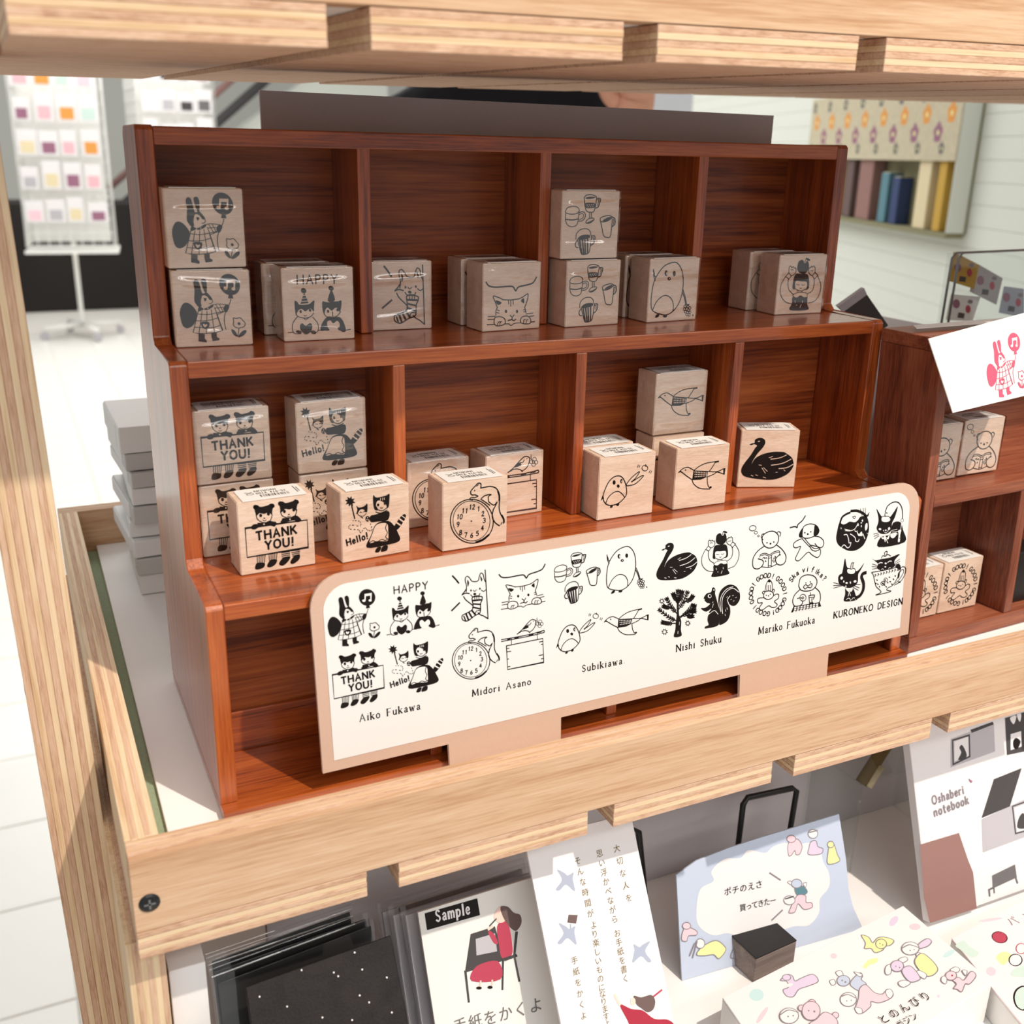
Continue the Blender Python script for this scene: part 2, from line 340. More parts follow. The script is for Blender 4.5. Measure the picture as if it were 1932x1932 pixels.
# single-stroke letters, cap height 1
GL = {
'A':(.8,"0,0 .4,1 .8,0|.16,.36 .64,.36"),'D':(.75,"0,0 0,1 .35,1 .7,.8 .75,.5 .7,.2 .35,0 0,0"),'E':(.6,"0,0 0,1|0,1 .58,1|0,.52 .48,.52|0,0 .6,0"),'F':(.58,"0,0 0,1|0,1 .58,1|0,.52 .45,.52"),
'G':(.8,"~.75,.82 .5,1 .2,.92 .02,.5 .2,.08 .5,0 .76,.15|.76,.15 .76,.45|.76,.45 .5,.45"),'H':(.78,"0,0 0,1|.78,0 .78,1|0,.52 .78,.52"),'I':(.2,".1,0 .1,1"),'K':(.72,"0,0 0,1|.66,1 0,.42|.22,.6 .72,0"),
'M':(.95,"0,0 .06,1|.06,1 .47,.12|.47,.12 .88,1|.88,1 .95,0"),'N':(.8,"0,0 0,1|0,1 .8,0|.8,0 .8,1"),'O':(.85,"~.42,0 .1,.15 0,.5 .1,.85 .42,1 .75,.85 .85,.5 .75,.15 .42,0"),'P':(.62,"0,0 0,1|~0,1 .4,1 .6,.76 .4,.5 0,.5"),
'R':(.7,"0,0 0,1|~0,1 .4,1 .6,.76 .4,.5 0,.5|.3,.5 .7,0"),'S':(.58,"~.53,.85 .3,1 .07,.85 .12,.6 .45,.42 .55,.2 .3,0 .02,.14"),'T':(.75,".37,0 .37,1|0,1 .75,1"),'U':(.75,"~0,1 0,.3 .15,.05 .37,0 .6,.05 .75,.3 .75,1"),'Y':(.75,"0,1 .37,.5|.75,1 .37,.5|.37,.5 .37,0"),
'a':(.5,"~.06,.5 .25,.62 .43,.52 .44,.3|.44,.3 .44,.06 .52,0|~.44,.34 .15,.28 .04,.14 .18,0 .44,.12"),'b':(.52,"0,1 0,0|~0,.45 .22,.62 .46,.5 .5,.3 .42,.08 .2,0 0,.12"),'c':(.45,"~.44,.5 .25,.62 .04,.45 .04,.18 .25,0 .45,.12"),'d':(.52,".5,1 .5,0|~.5,.45 .28,.62 .06,.5 .02,.3 .1,.08 .3,0 .5,.14"),
'e':(.5,"~.03,.33 .47,.36 .4,.56 .25,.62 .06,.5 .02,.28 .12,.05 .3,0 .48,.12"),'f':(.36,"~.38,.95 .22,1 .12,.8 .12,0|0,.6 .33,.6"),'h':(.5,"0,0 0,1|~0,.42 .2,.62 .42,.55 .46,.35 .46,0"),'i':(.16,".08,0 .08,.62|.07,.84 .09,.87"),'k':(.5,"0,0 0,1|.44,.62 0,.26|.16,.38 .5,0"),
'l':(.16,".08,0 .08,1"),'m':(.82,"0,0 0,.62|~0,.42 .18,.62 .36,.55 .4,.35 .4,0|~.4,.42 .58,.62 .76,.55 .8,.35 .8,0"),'n':(.5,"0,0 0,.62|~0,.42 .2,.62 .42,.55 .46,.35 .46,0"),'o':(.52,"~.26,0 .05,.1 0,.31 .05,.52 .26,.62 .47,.52 .52,.31 .47,.1 .26,0"),
'p':(.52,"0,-.3 0,.62|~0,.45 .22,.62 .46,.5 .5,.3 .42,.08 .2,0 0,.12"),'r':(.36,"0,0 0,.62|~0,.4 .14,.6 .36,.58"),'s':(.4,"~.37,.52 .2,.62 .05,.5 .12,.36 .32,.26 .38,.12 .2,0 .02,.08"),'t':(.34,"~.13,.9 .13,.15 .2,0 .34,.05|0,.62 .32,.62"),'u':(.5,"~0,.62 0,.2 .1,.02 .28,.02 .45,.2|.45,.62 .45,0"),
'v':(.5,"0,.62 .25,0|.25,0 .5,.62"),'w':(.75,"0,.62 .2,0|.2,0 .38,.55|.38,.55 .56,0|.56,0 .75,.62"),'!':(.18,".1,.3 .12,1|.08,.0 .1,.06"),'?':(.45,"~.03,.8 .2,1 .42,.85 .36,.62 .2,.5 .2,.3|.19,.02 .21,.06"),'.':(.18,".08,.02 .1,.05"),'-':(.4,".05,.4 .35,.4"),
'0':(.55,"~.27,0 .06,.15 0,.5 .06,.85 .27,1 .48,.85 .54,.5 .48,.15 .27,0"),'1':(.3,".05,.8 .2,1|.2,1 .2,0"),'2':(.55,"~.04,.78 .2,1 .42,.95 .48,.7 .3,.4 .03,.02|.03,.02 .55,.02"),'3':(.5,"~.05,.9 .28,1 .46,.8 .4,.58 .2,.53|~.2,.53 .45,.45 .48,.2 .28,0 .02,.1"),'4':(.58,".4,0 .4,1|.4,1 0,.32|0,.32 .58,.32"),
'5':(.52,".46,1 .1,1|.1,1 .07,.55|~.07,.55 .3,.62 .5,.45 .46,.12 .22,0 .02,.1"),'6':(.52,"~.42,.98 .15,.7 .03,.35 .12,.05 .3,0 .48,.15 .48,.42 .3,.55 .06,.4"),'7':(.5,"0,1 .5,1|.5,1 .18,0"),'8':(.52,"~.26,.53 .06,.68 .08,.93 .26,1 .44,.93 .46,.68 .26,.53 .04,.38 .02,.12 .26,0 .5,.12 .48,.38 .26,.53"),'9':(.52,"~.46,.6 .25,.45 .05,.6 .06,.88 .25,1 .46,.88 .48,.55 .35,.15 .15,0"),
'¥':(.6,"0,1 .3,.5|.6,1 .3,.5|.3,.5 .3,0|.1,.4 .5,.4|.1,.25 .5,.25"),' ':(.45,""),
}
def gl_strokes(ch):
    adv, d = GL[ch]; out = []
    for s in d.split('|'):
        if not s: continue
        sm = s[0] == '~'; pts = [Vector(tuple(map(float, p.split(',')))) for p in s.lstrip('~').split()]
        out.append((smooth_pts(pts, k=4) if sm else pts, sm))
    return adv, out

class Art:
    def __init__(s, plane=None, crop=(0, 0, 1)):
        s.pl = plane; s.crop = crop; s.V = []; s.F = []; s.FM = []; s.mats = []; s.layer = 0; s.last = None
    def set(s, *crop): s.crop = crop; return s
    def q(s, x, y):
        if s.pl is None: return Vector((x*s.crop[2], -y*s.crop[2]))
        return s.pl.uv(s.crop[0]+x/s.crop[2], s.crop[1]+y/s.crop[2])
    def mi(s, c):
        if c != s.last or c != 'k': s.layer += 1 if c != s.last else .5; s.last = c
        n = COLS.get(c, c)
        if n not in s.mats: s.mats.append(n)
        return s.mats.index(n)
    def poly(s, P, c):
        mi = s.mi(c); b = len(s.V); z = s.layer*STEP
        ar = sum(P[i-1].x*P[i].y-P[i].x*P[i-1].y for i in range(len(P)))
        if ar < 0: P = P[::-1]
        s.V += [(p.x, p.y, z) for p in P]; s.F.append(tuple(range(b, b+len(P)))); s.FM.append(mi)
    def stroke(s, P, w, c, closed=False):
        P = [p for i, p in enumerate(P) if i == 0 or (p-P[i-1]).length > 1e-7]
        if closed and len(P) > 2 and (P[0]-P[-1]).length < 1e-7: P = P[:-1]
        n = len(P)
        if n < 2: return
        mi = s.mi(c); z = s.layer*STEP; h = w/2; b = len(s.V); cnt = 0
        for i in range(n):
            a = P[i-1] if (i or closed) else P[i]; d = P[(i+1) % n] if (i < n-1 or closed) else P[i]
            t = d-a
            if t.length < 1e-9: t = Vector((1, 0))
            t = t.normalized(); m = Vector((-t.y, t.x)); p = P[i]; hh = h
            if not closed and i == 0: p = p-t*h*.6
            if not closed and i == n-1: p = p+t*h*.6
            if 0 < i < n-1 or closed:
                e = (P[i]-P[i-1]).normalized(); cs = max(.5, abs(e.dot(t))); hh = h/cs
            s.V += [(p.x+m.x*hh, p.y+m.y*hh, z), (p.x-m.x*hh, p.y-m.y*hh, z)]; cnt += 1
        for i in range(cnt if closed else cnt-1):
            j = (i+1) % cnt
            s.F.append((b+2*i, b+2*i+1, b+2*j+1, b+2*j)); s.FM.append(mi)
    def upp(s, x, y):                                    # metres per crop unit around x,y
        return ((s.q(x+20, y)-s.q(x-20, y)).length + (s.q(x, y+20)-s.q(x, y-20)).length)/80
    def draw(s, txt):
        for line in txt.strip().split('\n'):
            for item in line.split(';'):
                tk = item.split()
                if not tk: continue
                op, c, w = tk[0][0], tk[0][1], float(tk[0][2:] or 0)
                pts = [tuple(map(float, p.split(','))) for p in tk[1:]]
                if op in 'eo':
                    (cx, cy), (rx, ry) = pts[0], pts[1]; a = math.radians(pts[2][0]) if len(pts) > 2 else 0
                    n = 10 if max(rx, ry) < 16 else 20 if max(rx, ry) < 90 else 44
                    E = [(cx+rx*math.cos(k*2*math.pi/n)*math.cos(a)-ry*math.sin(k*2*math.pi/n)*math.sin(a), cy+rx*math.cos(k*2*math.pi/n)*math.sin(a)+ry*math.sin(k*2*math.pi/n)*math.cos(a)) for k in range(n)]
                    P = [s.q(*p) for p in E]
                    if op == 'e':
                        s.poly(P, c)
                        if w: s.stroke(P, w*s.upp(cx, cy), 'n', True)
                    else: s.stroke(P, w*s.upp(cx, cy), c, True)
                    continue
                P = [s.q(*p) for p in pts]; k = s.upp(*pts[0]); w *= 1.28 if c == 'k' else 1
                if op == 'f': s.poly(smooth_pts(P, True, 4), c)
                elif op == 'g': Q = smooth_pts(P, True, 4); s.poly(Q, c); s.stroke(Q, w*k, 'n', True)
                elif op == 'F': s.poly(P, c)
                elif op == 'l': s.stroke(smooth_pts(P), w*k, c)
                elif op == 'L': s.stroke(P, w*k, c)
                elif op == 'c': s.stroke(smooth_pts(P, True), w*k, c, True)
                elif op == 'C': s.stroke(P, w*k, c, True)
                elif op == 'd':
                    Q = smooth_pts(P, k=8)
                    for i in range(0, len(Q)-2, 3): s.stroke(Q[i:i+2], w*k, c)
        return s
    def glyph(s, ch, o, ux, uy, h, w, c, serif=False):
        adv, st = gl_strokes(ch)
        for pts, sm in st:
            P = [o + ux*(p.x*h) + uy*(p.y*h) for p in pts]
            thin = w
            if serif and not sm and len(pts) == 2:
                d = pts[1]-pts[0]
                thin = w*1.25 if (abs(d.x) < .2*abs(d.y) or d.x*d.y < 0) and abs(d.y) > .2 else w*.6
            s.stroke(P, thin, c)
            if serif and not sm and len(pts) == 2 and abs(pts[1].y-pts[0].y) > .3:
                for p in pts:
                    if min(abs(p.y), abs(p.y-1), abs(p.y-.62), abs(p.y+.3)) < .03:
                        e = o + ux*(p.x*h) + uy*(p.y*h); s.stroke([e-ux*(.1*h), e+ux*(.1*h)], w*.6, c)
        return adv
    def text(s, t, x0, y0, x1, y1, h, w, c='k', serif=False, gap=.36):
        a, b = s.q(x0, y0), s.q(x1, y1); k = (b-a).length/math.hypot(x1-x0, y1-y0)
        ux = (b-a).normalized(); uy = Vector((-ux.y, ux.x)); hh = h*k; w *= 1.2
        tot = sum(GL[ch][0]+gap for ch in t)-gap; sx = (b-a).length/(tot*hh); x = 0
        for ch in t:
            s.glyph(ch, a+ux*(x*hh*sx), ux*min(sx, 1.2)*.96, uy, hh, w*k, c, serif); x += GL[ch][0]+gap
        return s
    def arc(s, t, cx, cy, rx, ry, a0, step, h, w, c='k'):
        """letters round an ellipse, angles clockwise from the top"""
        k = s.upp(cx, cy); g = a0
        for ch in t:
            if ch == ' ': g += step*.75; continue
            r = math.radians(g); x, y = cx+rx*math.sin(r), cy-ry*math.cos(r)
            o = s.q(x, y); e = s.q(x+math.cos(r)*20, y+math.sin(r)*20)
            ux = (e-o).normalized(); uy = Vector((-ux.y, ux.x))
            s.glyph(ch, o-ux*(GL[ch][0]*h*k/2), ux, uy, h*k, w*k, c); g += step*(.6 if ch in '!i' else 1)
        return s
    def jp(s, t, x0, y0, x1, y1, h, c='k', upx=None):
        """letters of the built-in font set from (x0,y0) towards (x1,y1); h = letter size; upx = crop vector of the letter's up if not square to the line"""
        mi = s.mi(c); z = s.layer*STEP; n = max(1, len(t)-1)
        for i, ch in enumerate(t):
            if ch == ' ': continue
            x, y = x0+(x1-x0)*i/n, y0+(y1-y0)*i/n
            o = s.q(x, y)
            if upx: uy = (s.q(x+upx[0], y+upx[1])-o).normalized(); ux = Vector((uy.y, -uy.x))
            else: ux = (s.q(x1, y1)-s.q(x0, y0)).normalized(); uy = Vector((-ux.y, ux.x))
            k = s.upp(x, y)*h; V, F = jglyph(ch); b = len(s.V)
            for vx, vy in V:
                p = o+ux*((vx-.5)*k)+uy*((vy-.38)*k); s.V.append((p.x, p.y, z))
            for f in F: s.F.append(tuple(b+j for j in f)); s.FM.append(mi)
        return s
    def bbox(s):
        xs = [v[0] for v in s.V]; ys = [v[1] for v in s.V]
        return min(xs), min(ys), max(xs), max(ys)
    def mesh(s, name, center=True):
        x0, y0, x1, y1 = s.bbox(); cx, cy = ((x0+x1)/2, (y0+y1)/2) if center else (0, 0)
        me = bpy.data.meshes.new(name); me.from_pydata([(v[0]-cx, v[1]-cy, v[2]) for v in s.V], [], s.F)
        for p, m in zip(me.polygons, s.FM): p.material_index = m
        for n in s.mats: me.materials.append(M['paper'] if n == 'GROUND' else M[n])
        me.update()
        return me, (cx, cy)
def print_on(name, art, plane, parent, lift=.00006, ground=None):
    me, (cx, cy) = art.mesh(name)
    o = bpy.data.objects.new(name, me); COL.objects.link(o); o.parent = parent
    if ground and 'GROUND' in art.mats: me.materials[art.mats.index('GROUND')] = M[ground]
    setmat(o, plane.mat() @ Matrix.Translation((cx, cy, lift)))
    return o

# ================================================================== the shop round the rack
FLOOR = -1.14
fl = box('floor', (-3, -2.5, FLOOR-.05), (6, 14, FLOOR-.004), 'grout', None, bev=0); tag(fl, kind='structure')
_tile = None
for i in range(-3, 6):
    for j in range(0, 27):
        x0, y0 = -.0995+i*.30, 1.225-.6+j*.30
        if _tile is None:
            _tile = box('tile', (x0+.002, y0+.002, FLOOR-.006), (x0+.298, y0+.298, FLOOR), 'tile', fl, bev=.001, seg=1); t = _tile
        else:
            t = bpy.data.objects.new('tile', _tile.data); COL.objects.link(t); t.parent = fl
        t.location = (x0+.15, y0+.15, FLOOR-.003); t.location -= fl.location
bw = box('wall_back', (-4, 13.2, FLOOR-.01), (7, 13.35, 3.2), 'far_wall', None, bev=0); tag(bw, kind='structure')
# right-hand wall clad in narrow boards, running away from the rack
WD = Vector((.371, .928, 0)).normalized(); WN = Vector((-.928, .371, 0)).normalized()
WP = CAM_POS + ray(1932, 400)*2.6; WP.z = 0
wyaw = math.atan2(WD.y, WD.x)
wr = box('wall_right', (-1.2, -.12, FLOOR-.01), (3.3, -.01, 2.4), 'wall_paint', None, bev=0); tag(wr, kind='structure')
wr.rotation_euler = (0, 0, wyaw); wr.location = (WP.x, WP.y, wr.location.z)
wr.location += (WD*1.05) - WN*.065
_b0 = None
for k in range(30):
    if _b0 is None:
        _b0 = box('siding_board', (-2.25, 0, 0), (2.25, .012, .0494), 'wall_paint', wr, bev=.0008, seg=1); o = _b0
    else:
        o = bpy.data.objects.new('siding_board', _b0.data); COL.objects.link(o); o.parent = wr
    o.location = (0, .059, -.55+k*.05-wr.location.z)

def wall_pt(px, py, off=0):
    d = ray(px, py); P = WP+WN*off; t = (P-CAM_POS).dot(WN)/d.dot(WN)
    return CAM_POS+d*t
# wall box with a floral pelmet, books standing in it
A = wall_pt(1819, 190, .053)-WN*.053; B = wall_pt(1535, 190, .053)-WN*.053; C_ = wall_pt(1780, 440, 0)
u0, u1 = (A-WP).dot(WD), (B-WP).dot(WD)
zb = wall_pt(1690, 428, .08).z; zt = .50; zp = wall_pt(1690, 302, .08).z
ns = empty('wall_book_box', WP+WD*u0+Vector((0, 0, zb)), (0, 0, wyaw)); tag(ns, 'wall-hung book box with a flower-print pelmet on the pale boarded wall', 'wall shelf')
W_ = u1-u0
plain('floral_ground', '#cdc3a8', .8, .1, noise=.25, scale=70)
plain('shelf_olive', '#8a8668', .7, .2)
box('back_board', (0, -.0, 0), (W_, .006, zt-zb), 'shelf_olive', ns, .0005)
box('shelf_board', (0, .006, -.012), (W_, .05, 0), 'shelf_olive', ns, .001)
box('side_board', (0, .006, 0), (.004, .05, zt-zb), 'wall_paint', ns, .001)
box('side_board', (W_-.004, .006, 0), (W_, .05, zt-zb), 'shelf_olive', ns, .001)
pel = box('pelmet', (.0, .0502, zp-zb), (W_, .054, zt-zb), 'floral_ground', ns, .0005)
_fm = {}
def flower(x, z, r, col):
    if col not in _fm:
        ap = Art(None, (0, 0, .001)); ap.draw(f"e{col} 0,-10 9,10;e{col} 9,-3 10,9;e{col} 6,8 9,9;e{col} -6,8 9,9;e{col} -9,-3 10,9;ey 0,0 5,5"); _fm[col] = ap.mesh('flower', False)[0]
    o = bpy.data.objects.new('flower', _fm[col]); COL.objects.link(o); o.parent = pel
    o.matrix_basis = Matrix.Translation((x-W_/2, .0021, z-(zt-zp)/2)) @ Matrix(((-r,0,0,0),(0,0,1,0),(0,r,0,0),(0,0,0,1)))
H_ = zt-zp
for k in range(8):
    x = .05+k*.135
    if x < W_-.03: flower(x, H_*.60, 1.3, 'O')
    if x+.06 < W_-.03: flower(x+.06, H_*.36, 1.3, 'M')
    if x+.03 < W_-.03: flower(x+.03, H_*.16, .8, 'g'); flower(x+.03, H_*.85, .9, 'g')
bk = [(.05, .04, .17, 'c_ochre', 12, 'tan cloth-spined book leaning at the end of the wall box'), (.13, .07, .175, 'c_cream', 9, 'thick cream box set with striped pages in the wall box'), (.30, .045, .12, 'c_navy', 0, 'small blue book in the wall box'), (.37, .05, .13, 'c_teal', 0, 'grey-blue book in the wall box'),
      (.48, .10, .17, 'c_wood', 0, 'wide reddish brown book in the wall box'), (.62, .06, .165, 'c_brown', 0, 'dark brown book in the wall box'), (.74, .06, .185, 'c_ochre', 0, 'tall yellow book in the wall box'), (.85, .10, .175, 'c_dgrey', 0, 'dark maroon book at the far end of the wall box')]
for u, t, h, mt, ln, lab in bk:
    s_ = W_/1.0
    e = empty('book', WP+WD*(u0+u*s_)+WN*.009+Vector((0, 0, zb+.0005)), (0, 0, wyaw)); tag(e, lab, 'book', 'books in the wall box')
    cov = box('cover', (0, 0, 0), (t*s_*.95, .036, h), mt, e, .002); box('page_block', (.004, .002, .003), (t*s_*.95-.004, .033, h+.0015), 'c_cream', e, .0005)

# spinner racks far down the aisle
def spinner(base, w, z0, z1, label, seed, yaw, cols, which):
    rnd = random.Random(seed)
    e = empty('card_spinner', base, (0, 0, yaw)); tag(e, label, 'display rack', 'card spinners in the aisle')
    lathe('pole', [(.018, .08), (.018, 1.9)], (0, 0, 0), 'white_metal', e, 10)
    for k in range(4):
        a = k*math.pi/2+.4; dx, dy = math.cos(a), math.sin(a)
        leg = tube('foot', [(dx*.02, dy*.02, .10), (dx*.3, dy*.3, .085)], .022, 'white_metal', e, 8)
        wh = lathe('caster', [(.028, -.012), (.034, 0), (.028, .012)], (dx*.3, dy*.3, .034), 'c_lgrey', e, 12, 'y')
    fr = tube('wire_frame', [(-w/2, -.24, z0), (w/2, -.24, z0), (w/2, -.24, z1), (-w/2, -.24, z1)], .012, 'white_metal', e, 8, True)
    bmw = bmesh.new()
    for i in range(9):
        x = -w/2+w*i/8; bm_box(bmw, (x-.003, -.245, z0), (x+.003, -.239, z1))
        for side in (-1, 1):
            y = -.24+.48*i/8; bm_box(bmw, (side*w/2-.003, y-.003, z0), (side*w/2+.003, y+.003, z1))
    nz = int((z1-z0)/.1)
    for i in range(nz+1):
        z = z0+(z1-z0)*i/nz; bm_box(bmw, (-w/2, -.245, z-.003), (w/2, -.239, z+.003)); bm_box(bmw, (-w/2-.003, -.24, z-.003), (-w/2+.003, .24, z+.003)); bm_box(bmw, (w/2-.003, -.24, z-.003), (w/2+.003, .24, z+.003))
    fin('wire_grid', bmw, ['white_metal'], e)
    bmb = bmesh.new(); bm_box(bmb, (-w/2-.02, -.27, z0-.05), (w/2+.02, .25, z0-.03)); fin('bottom_tray', bmb, ['white_metal'], e)
    box('centre_panel', (-w/2+.03, -.03, z0+.02), (w/2-.03, .03, z1), 'white_metal', e, .003)
    r = 0; z = z0+.18
    while z < z1-.1:
        for c in range(4):
            x = -w/2+.02+(w-.04)*c/4; h = rnd.uniform(.14, .2); ww = (w-.04)/4*rnd.uniform(.75, .95)
            p = box('product_pack', (x, -.278, z), (x+ww, -.266, z+h), 'c_white', None, .002)
            p.location = Matrix.Rotation(yaw, 4, 'Z') @ p.location + Vector(base); p.rotation_euler = (0, 0, yaw)
            tag(p, f'white carded pack with {cols[(r+c)%len(cols)][1]} print in the {("bottom","second","third","fourth","fifth","sixth","seventh")[r]} row of the {which} spinner', 'pack', 'carded packs on the spinner')
            m = cols[(r+c) % len(cols)][0]
            q = box('print_patch', (-ww*.35, -.0075, -h*.4), (ww*.35, -.0055, h*.05), m, p, 0)
        z += .235; r += 1
    return e
sp = at(140, 640, 'z', FLOOR)
spinner(sp+Vector((.08, .1, 0)), .62, .72, 2.05, 'white wire card spinner on casters hung with carded packs', 3, -.12, [('c_rose', 'rose'), ('c_lgrey', 'grey'), ('c_cream', 'cream'), ('c_mauve', 'plum'), ('c_pink', 'pink'), ('c_orange', 'orange'), ('c_mint', 'mint')], 'white')
e = sp+Vector((1.0, .9, 0))
spinner(e, .62, .60, 2.1, 'grey-toned second card spinner behind the white one', 5, .1, [('c_lgrey', 'pale grey'), ('c_dgrey', 'charcoal'), ('c_grey', 'grey'), ('c_mauve', 'plum'), ('c_white', 'blank')], 'grey-toned')
pl = box('plinth', (-1.6, sp.y+1.6, FLOOR), (1.35, sp.y+2.4, FLOOR+.95), 'dark_store', None, .01); tag(pl, 'black floor plinth standing behind the card spinners', 'plinth')
cl = box('display_screen', (-1.4, sp.y+1.2, FLOOR), (-.12, sp.y+1.5, FLOOR+2.0), 'dark_store', None, .01); tag(cl, 'dark tall display panel beside the white card spinner', 'panel')
for k, (pa, pb) in enumerate((((375, 262), (520, 135)), ((345, 232), (455, 135)))):
    y = 11.5; a_, b_ = at(*pa, 'y', y), at(*pb, 'y', y); dd = b_-a_
    t = tube('handrail', [a_-dd*1.5, b_+dd*.6], .05-.015*k, ('c_dgrey', 'c_wood')[k], None, 10)
    tag(t, ('thick grey sloping stair handrail in the far background', 'thin brown sloping stair handrail above the grey one')[k], 'handrail')
st = prism('stair_flank', [(at(380, 300, 'y', 12.0).x-1.6, FLOOR), (at(520, 160, 'y', 12.0).x+1.2, FLOOR), (at(520, 160, 'y', 12.0).x+1.2, at(520, 160, 'y', 12.0).z+.7), (at(380, 285, 'y', 12.0).x-1.6, FLOOR+.3)], 'y', 11.7, 11.95, 'wall_paint', None, .005)
tag(st, 'pale sloping flank of the stairs behind the handrails', 'staircase')

# a shopper in a dark coat behind the rack, only a strip of whom shows over the grey card
def person():
    P0 = at(965, 190, 'y', 1.5)
    x, y = P0.x, P0.y; h = FLOOR
    J = [((0, 0, .92), .15), ((0, 0, 1.15), .15), ((0, 0, 1.38), .19), ((0, 0, 1.50), .07), ((0, -.02, 1.60), .085), ((0, -.02, 1.70), .08),
         ((-.10, 0, .86), .10), ((-.11, 0, .48), .065), ((-.11, 0, .08), .05), ((-.11, -.14, .04), .04),
         ((.10, 0, .86), .10), ((.11, 0, .48), .065), ((.11, 0, .08), .05), ((.11, -.14, .04), .04),
         ((-.20, 0, 1.38), .075), ((-.26, .0, 1.14), .055), ((-.24, -.12, .94), .045),
         ((.20, 0, 1.38), .075), ((.30, -.06, 1.20), .055), ((.19, -.20, 1.36), .045)]
    E = [(0,1),(1,2),(2,3),(3,4),(4,5),(0,6),(6,7),(7,8),(8,9),(0,10),(10,11),(11,12),(12,13),(2,14),(14,15),(15,16),(2,17),(17,18),(18,19)]
    me = bpy.data.meshes.new('person'); me.from_pydata([j[0] for j in J], E, [])
    tmp = bpy.data.objects.new('person', me); COL.objects.link(tmp)
    tmp.modifiers.new('s', 'SKIN')
    for v, j in zip(me.skin_vertices[0].data, J): v.radius = (j[1], j[1]*.8)
    me.skin_vertices[0].data[0].use_root = True
    m2 = tmp.modifiers.new('u', 'SUBSURF'); m2.levels = 2; m2.render_levels = 2
    dg = bpy.context.evaluated_depsgraph_get(); dg.update()
    body = bpy.data.meshes.new_from_object(tmp.evaluated_get(dg)); bpy.data.objects.remove(tmp)
    body.materials.clear(); body.materials.append(M['coat_black']); body.materials.append(M['skin'])
    for p in body.polygons:
        p.use_smooth = True; c = p.center
        if c.z > 1.50: p.material_index = 1
    o = bpy.data.objects.new('person', body); COL.objects.link(o); o.location = (x, y, h); o.rotation_euler = (0, 0, -.4); o.scale = (1.09, 1.09, 1.09)
    tag(o, 'person in a black coat standing behind the grey card, one hand raised', 'person')
    # raised hand: palm and five fingers in one skin
    HV = [((.24,-.24,1.36),.030),((.235,-.27,1.41),.034),((.232,-.285,1.45),.032)]; HE = [(0,1),(1,2)]
    for k, (dx, L) in enumerate(((-.030,.05),(-.010,.062),(.010,.066),(.028,.058))):
        b = len(HV); HV += [((.232+dx,-.295,1.475),.011),((.232+dx*1.05,-.315,1.475+L*.5),.010),((.232+dx*1.05,-.345,1.475+L*.75),.0085)]; HE += [(2,b),(b,b+1),(b+1,b+2)]
    b = len(HV); HV += [((.19,-.285,1.42),.012),((.175,-.31,1.445),.010)]; HE += [(1,b),(b,b+1)]
    hm = bpy.data.meshes.new('hand'); hm.from_pydata([v[0] for v in HV], HE, []); th = bpy.data.objects.new('hand', hm); COL.objects.link(th)
    th.modifiers.new('s', 'SKIN')
    for v, j in zip(hm.skin_vertices[0].data, HV): v.radius = (j[1], j[1])
    m3 = th.modifiers.new('u', 'SUBSURF'); m3.levels = 1; m3.render_levels = 1
    dg = bpy.context.evaluated_depsgraph_get(); dg.update()
    hb = bpy.data.meshes.new_from_object(th.evaluated_get(dg)); bpy.data.objects.remove(th)
    hb.materials.clear(); hb.materials.append(M['skin'])
    for p in hb.polygons: p.use_smooth = True
    ho = bpy.data.objects.new('hand', hb); COL.objects.link(ho); ho.parent = o; ho.location = (-.05, .04, 0)
    def blob(name, c, r, mat, n=16):
        bm = bmesh.new(); bmesh.ops.create_uvsphere(bm, u_segments=n, v_segments=max(6, n//2+2), radius=1)
        for v in bm.verts: v.co = Vector((v.co.x*r[0], v.co.y*r[1], v.co.z*r[2]))
        k = fin(name, bm, [mat], o, smooth=True); k.location = c
        return k
    blob('head', (0, -.02, 1.66), (.078, .095, .115), 'skin', 24)
    hair = blob('hair', (0, .008, 1.685), (.09, .098, .115), 'black', 24)
    blob('hair_back', (0, .045, 1.60), (.08, .05, .11), 'black', 18)
    for sx in (-1, 1):
        blob('ear', (sx*.08, -.01, 1.65), (.010, .018, .030), 'skin', 10); blob('eye', (sx*.030, -.108, 1.665), (.012, .006, .006), 'black', 10)
    blob('nose', (0, -.117, 1.64), (.011, .014, .020), 'skin', 10); blob('mouth', (0, -.108, 1.605), (.022, .006, .006), 'c_red', 10)
    return o
person()

# ================================================================== the rack of plywood
rack = empty('display_rack', (0, 0, FLOOR)); tag(rack, 'plywood shop rack with slotted shelves, front lip rails and laminated corner post', 'shelf')
RZ = -FLOOR
def R3(lo, hi): return (lo[0], lo[1], lo[2]+RZ), (hi[0], hi[1], hi[2]+RZ)
XR = 1.10
def rp(name, lo, hi, axis, n, mats, rag=.00022):
    return plyboard(name, *R3(lo, hi), axis, n, mats, rack, rag)
# this shelf: front rail (face veneer towards us), side rail, back rail, deck planks with slots between
rp('front_rail', (-.0486, -.0625, -.0066), (XR, -.0478, .031), 'y', 5, ['pine_x', 'ply_cross'])
rp('side_rail', (-.0486, -.0476, -.0066), (-.0342, .4246, .031), 'x', 5, ['ply_long_y', 'ply_cross_y'])
rp('back_rail', (-.0486, .4248, -.0066), (XR, .4393, .031), 'y', 5, ['pine_x', 'ply_cross'])
NOT = [(.0556, .0712), (.1757, .1911), (.2958, .3114), (.4180, .4333), (.5390, .5545), (.66, .6755), (.78, .7955), (.90, .9155), (1.02, 1.035)]
xs = [-.0486] + [v for ab in NOT for v in ab] + [XR]
for a, b in zip(xs[::2], xs[1::2]):
    rp('plank', (a, -.0625, -.0208), (b, .4393, -.0068), 'z', 5, ['ply_cross', 'ply_long'], .0003)
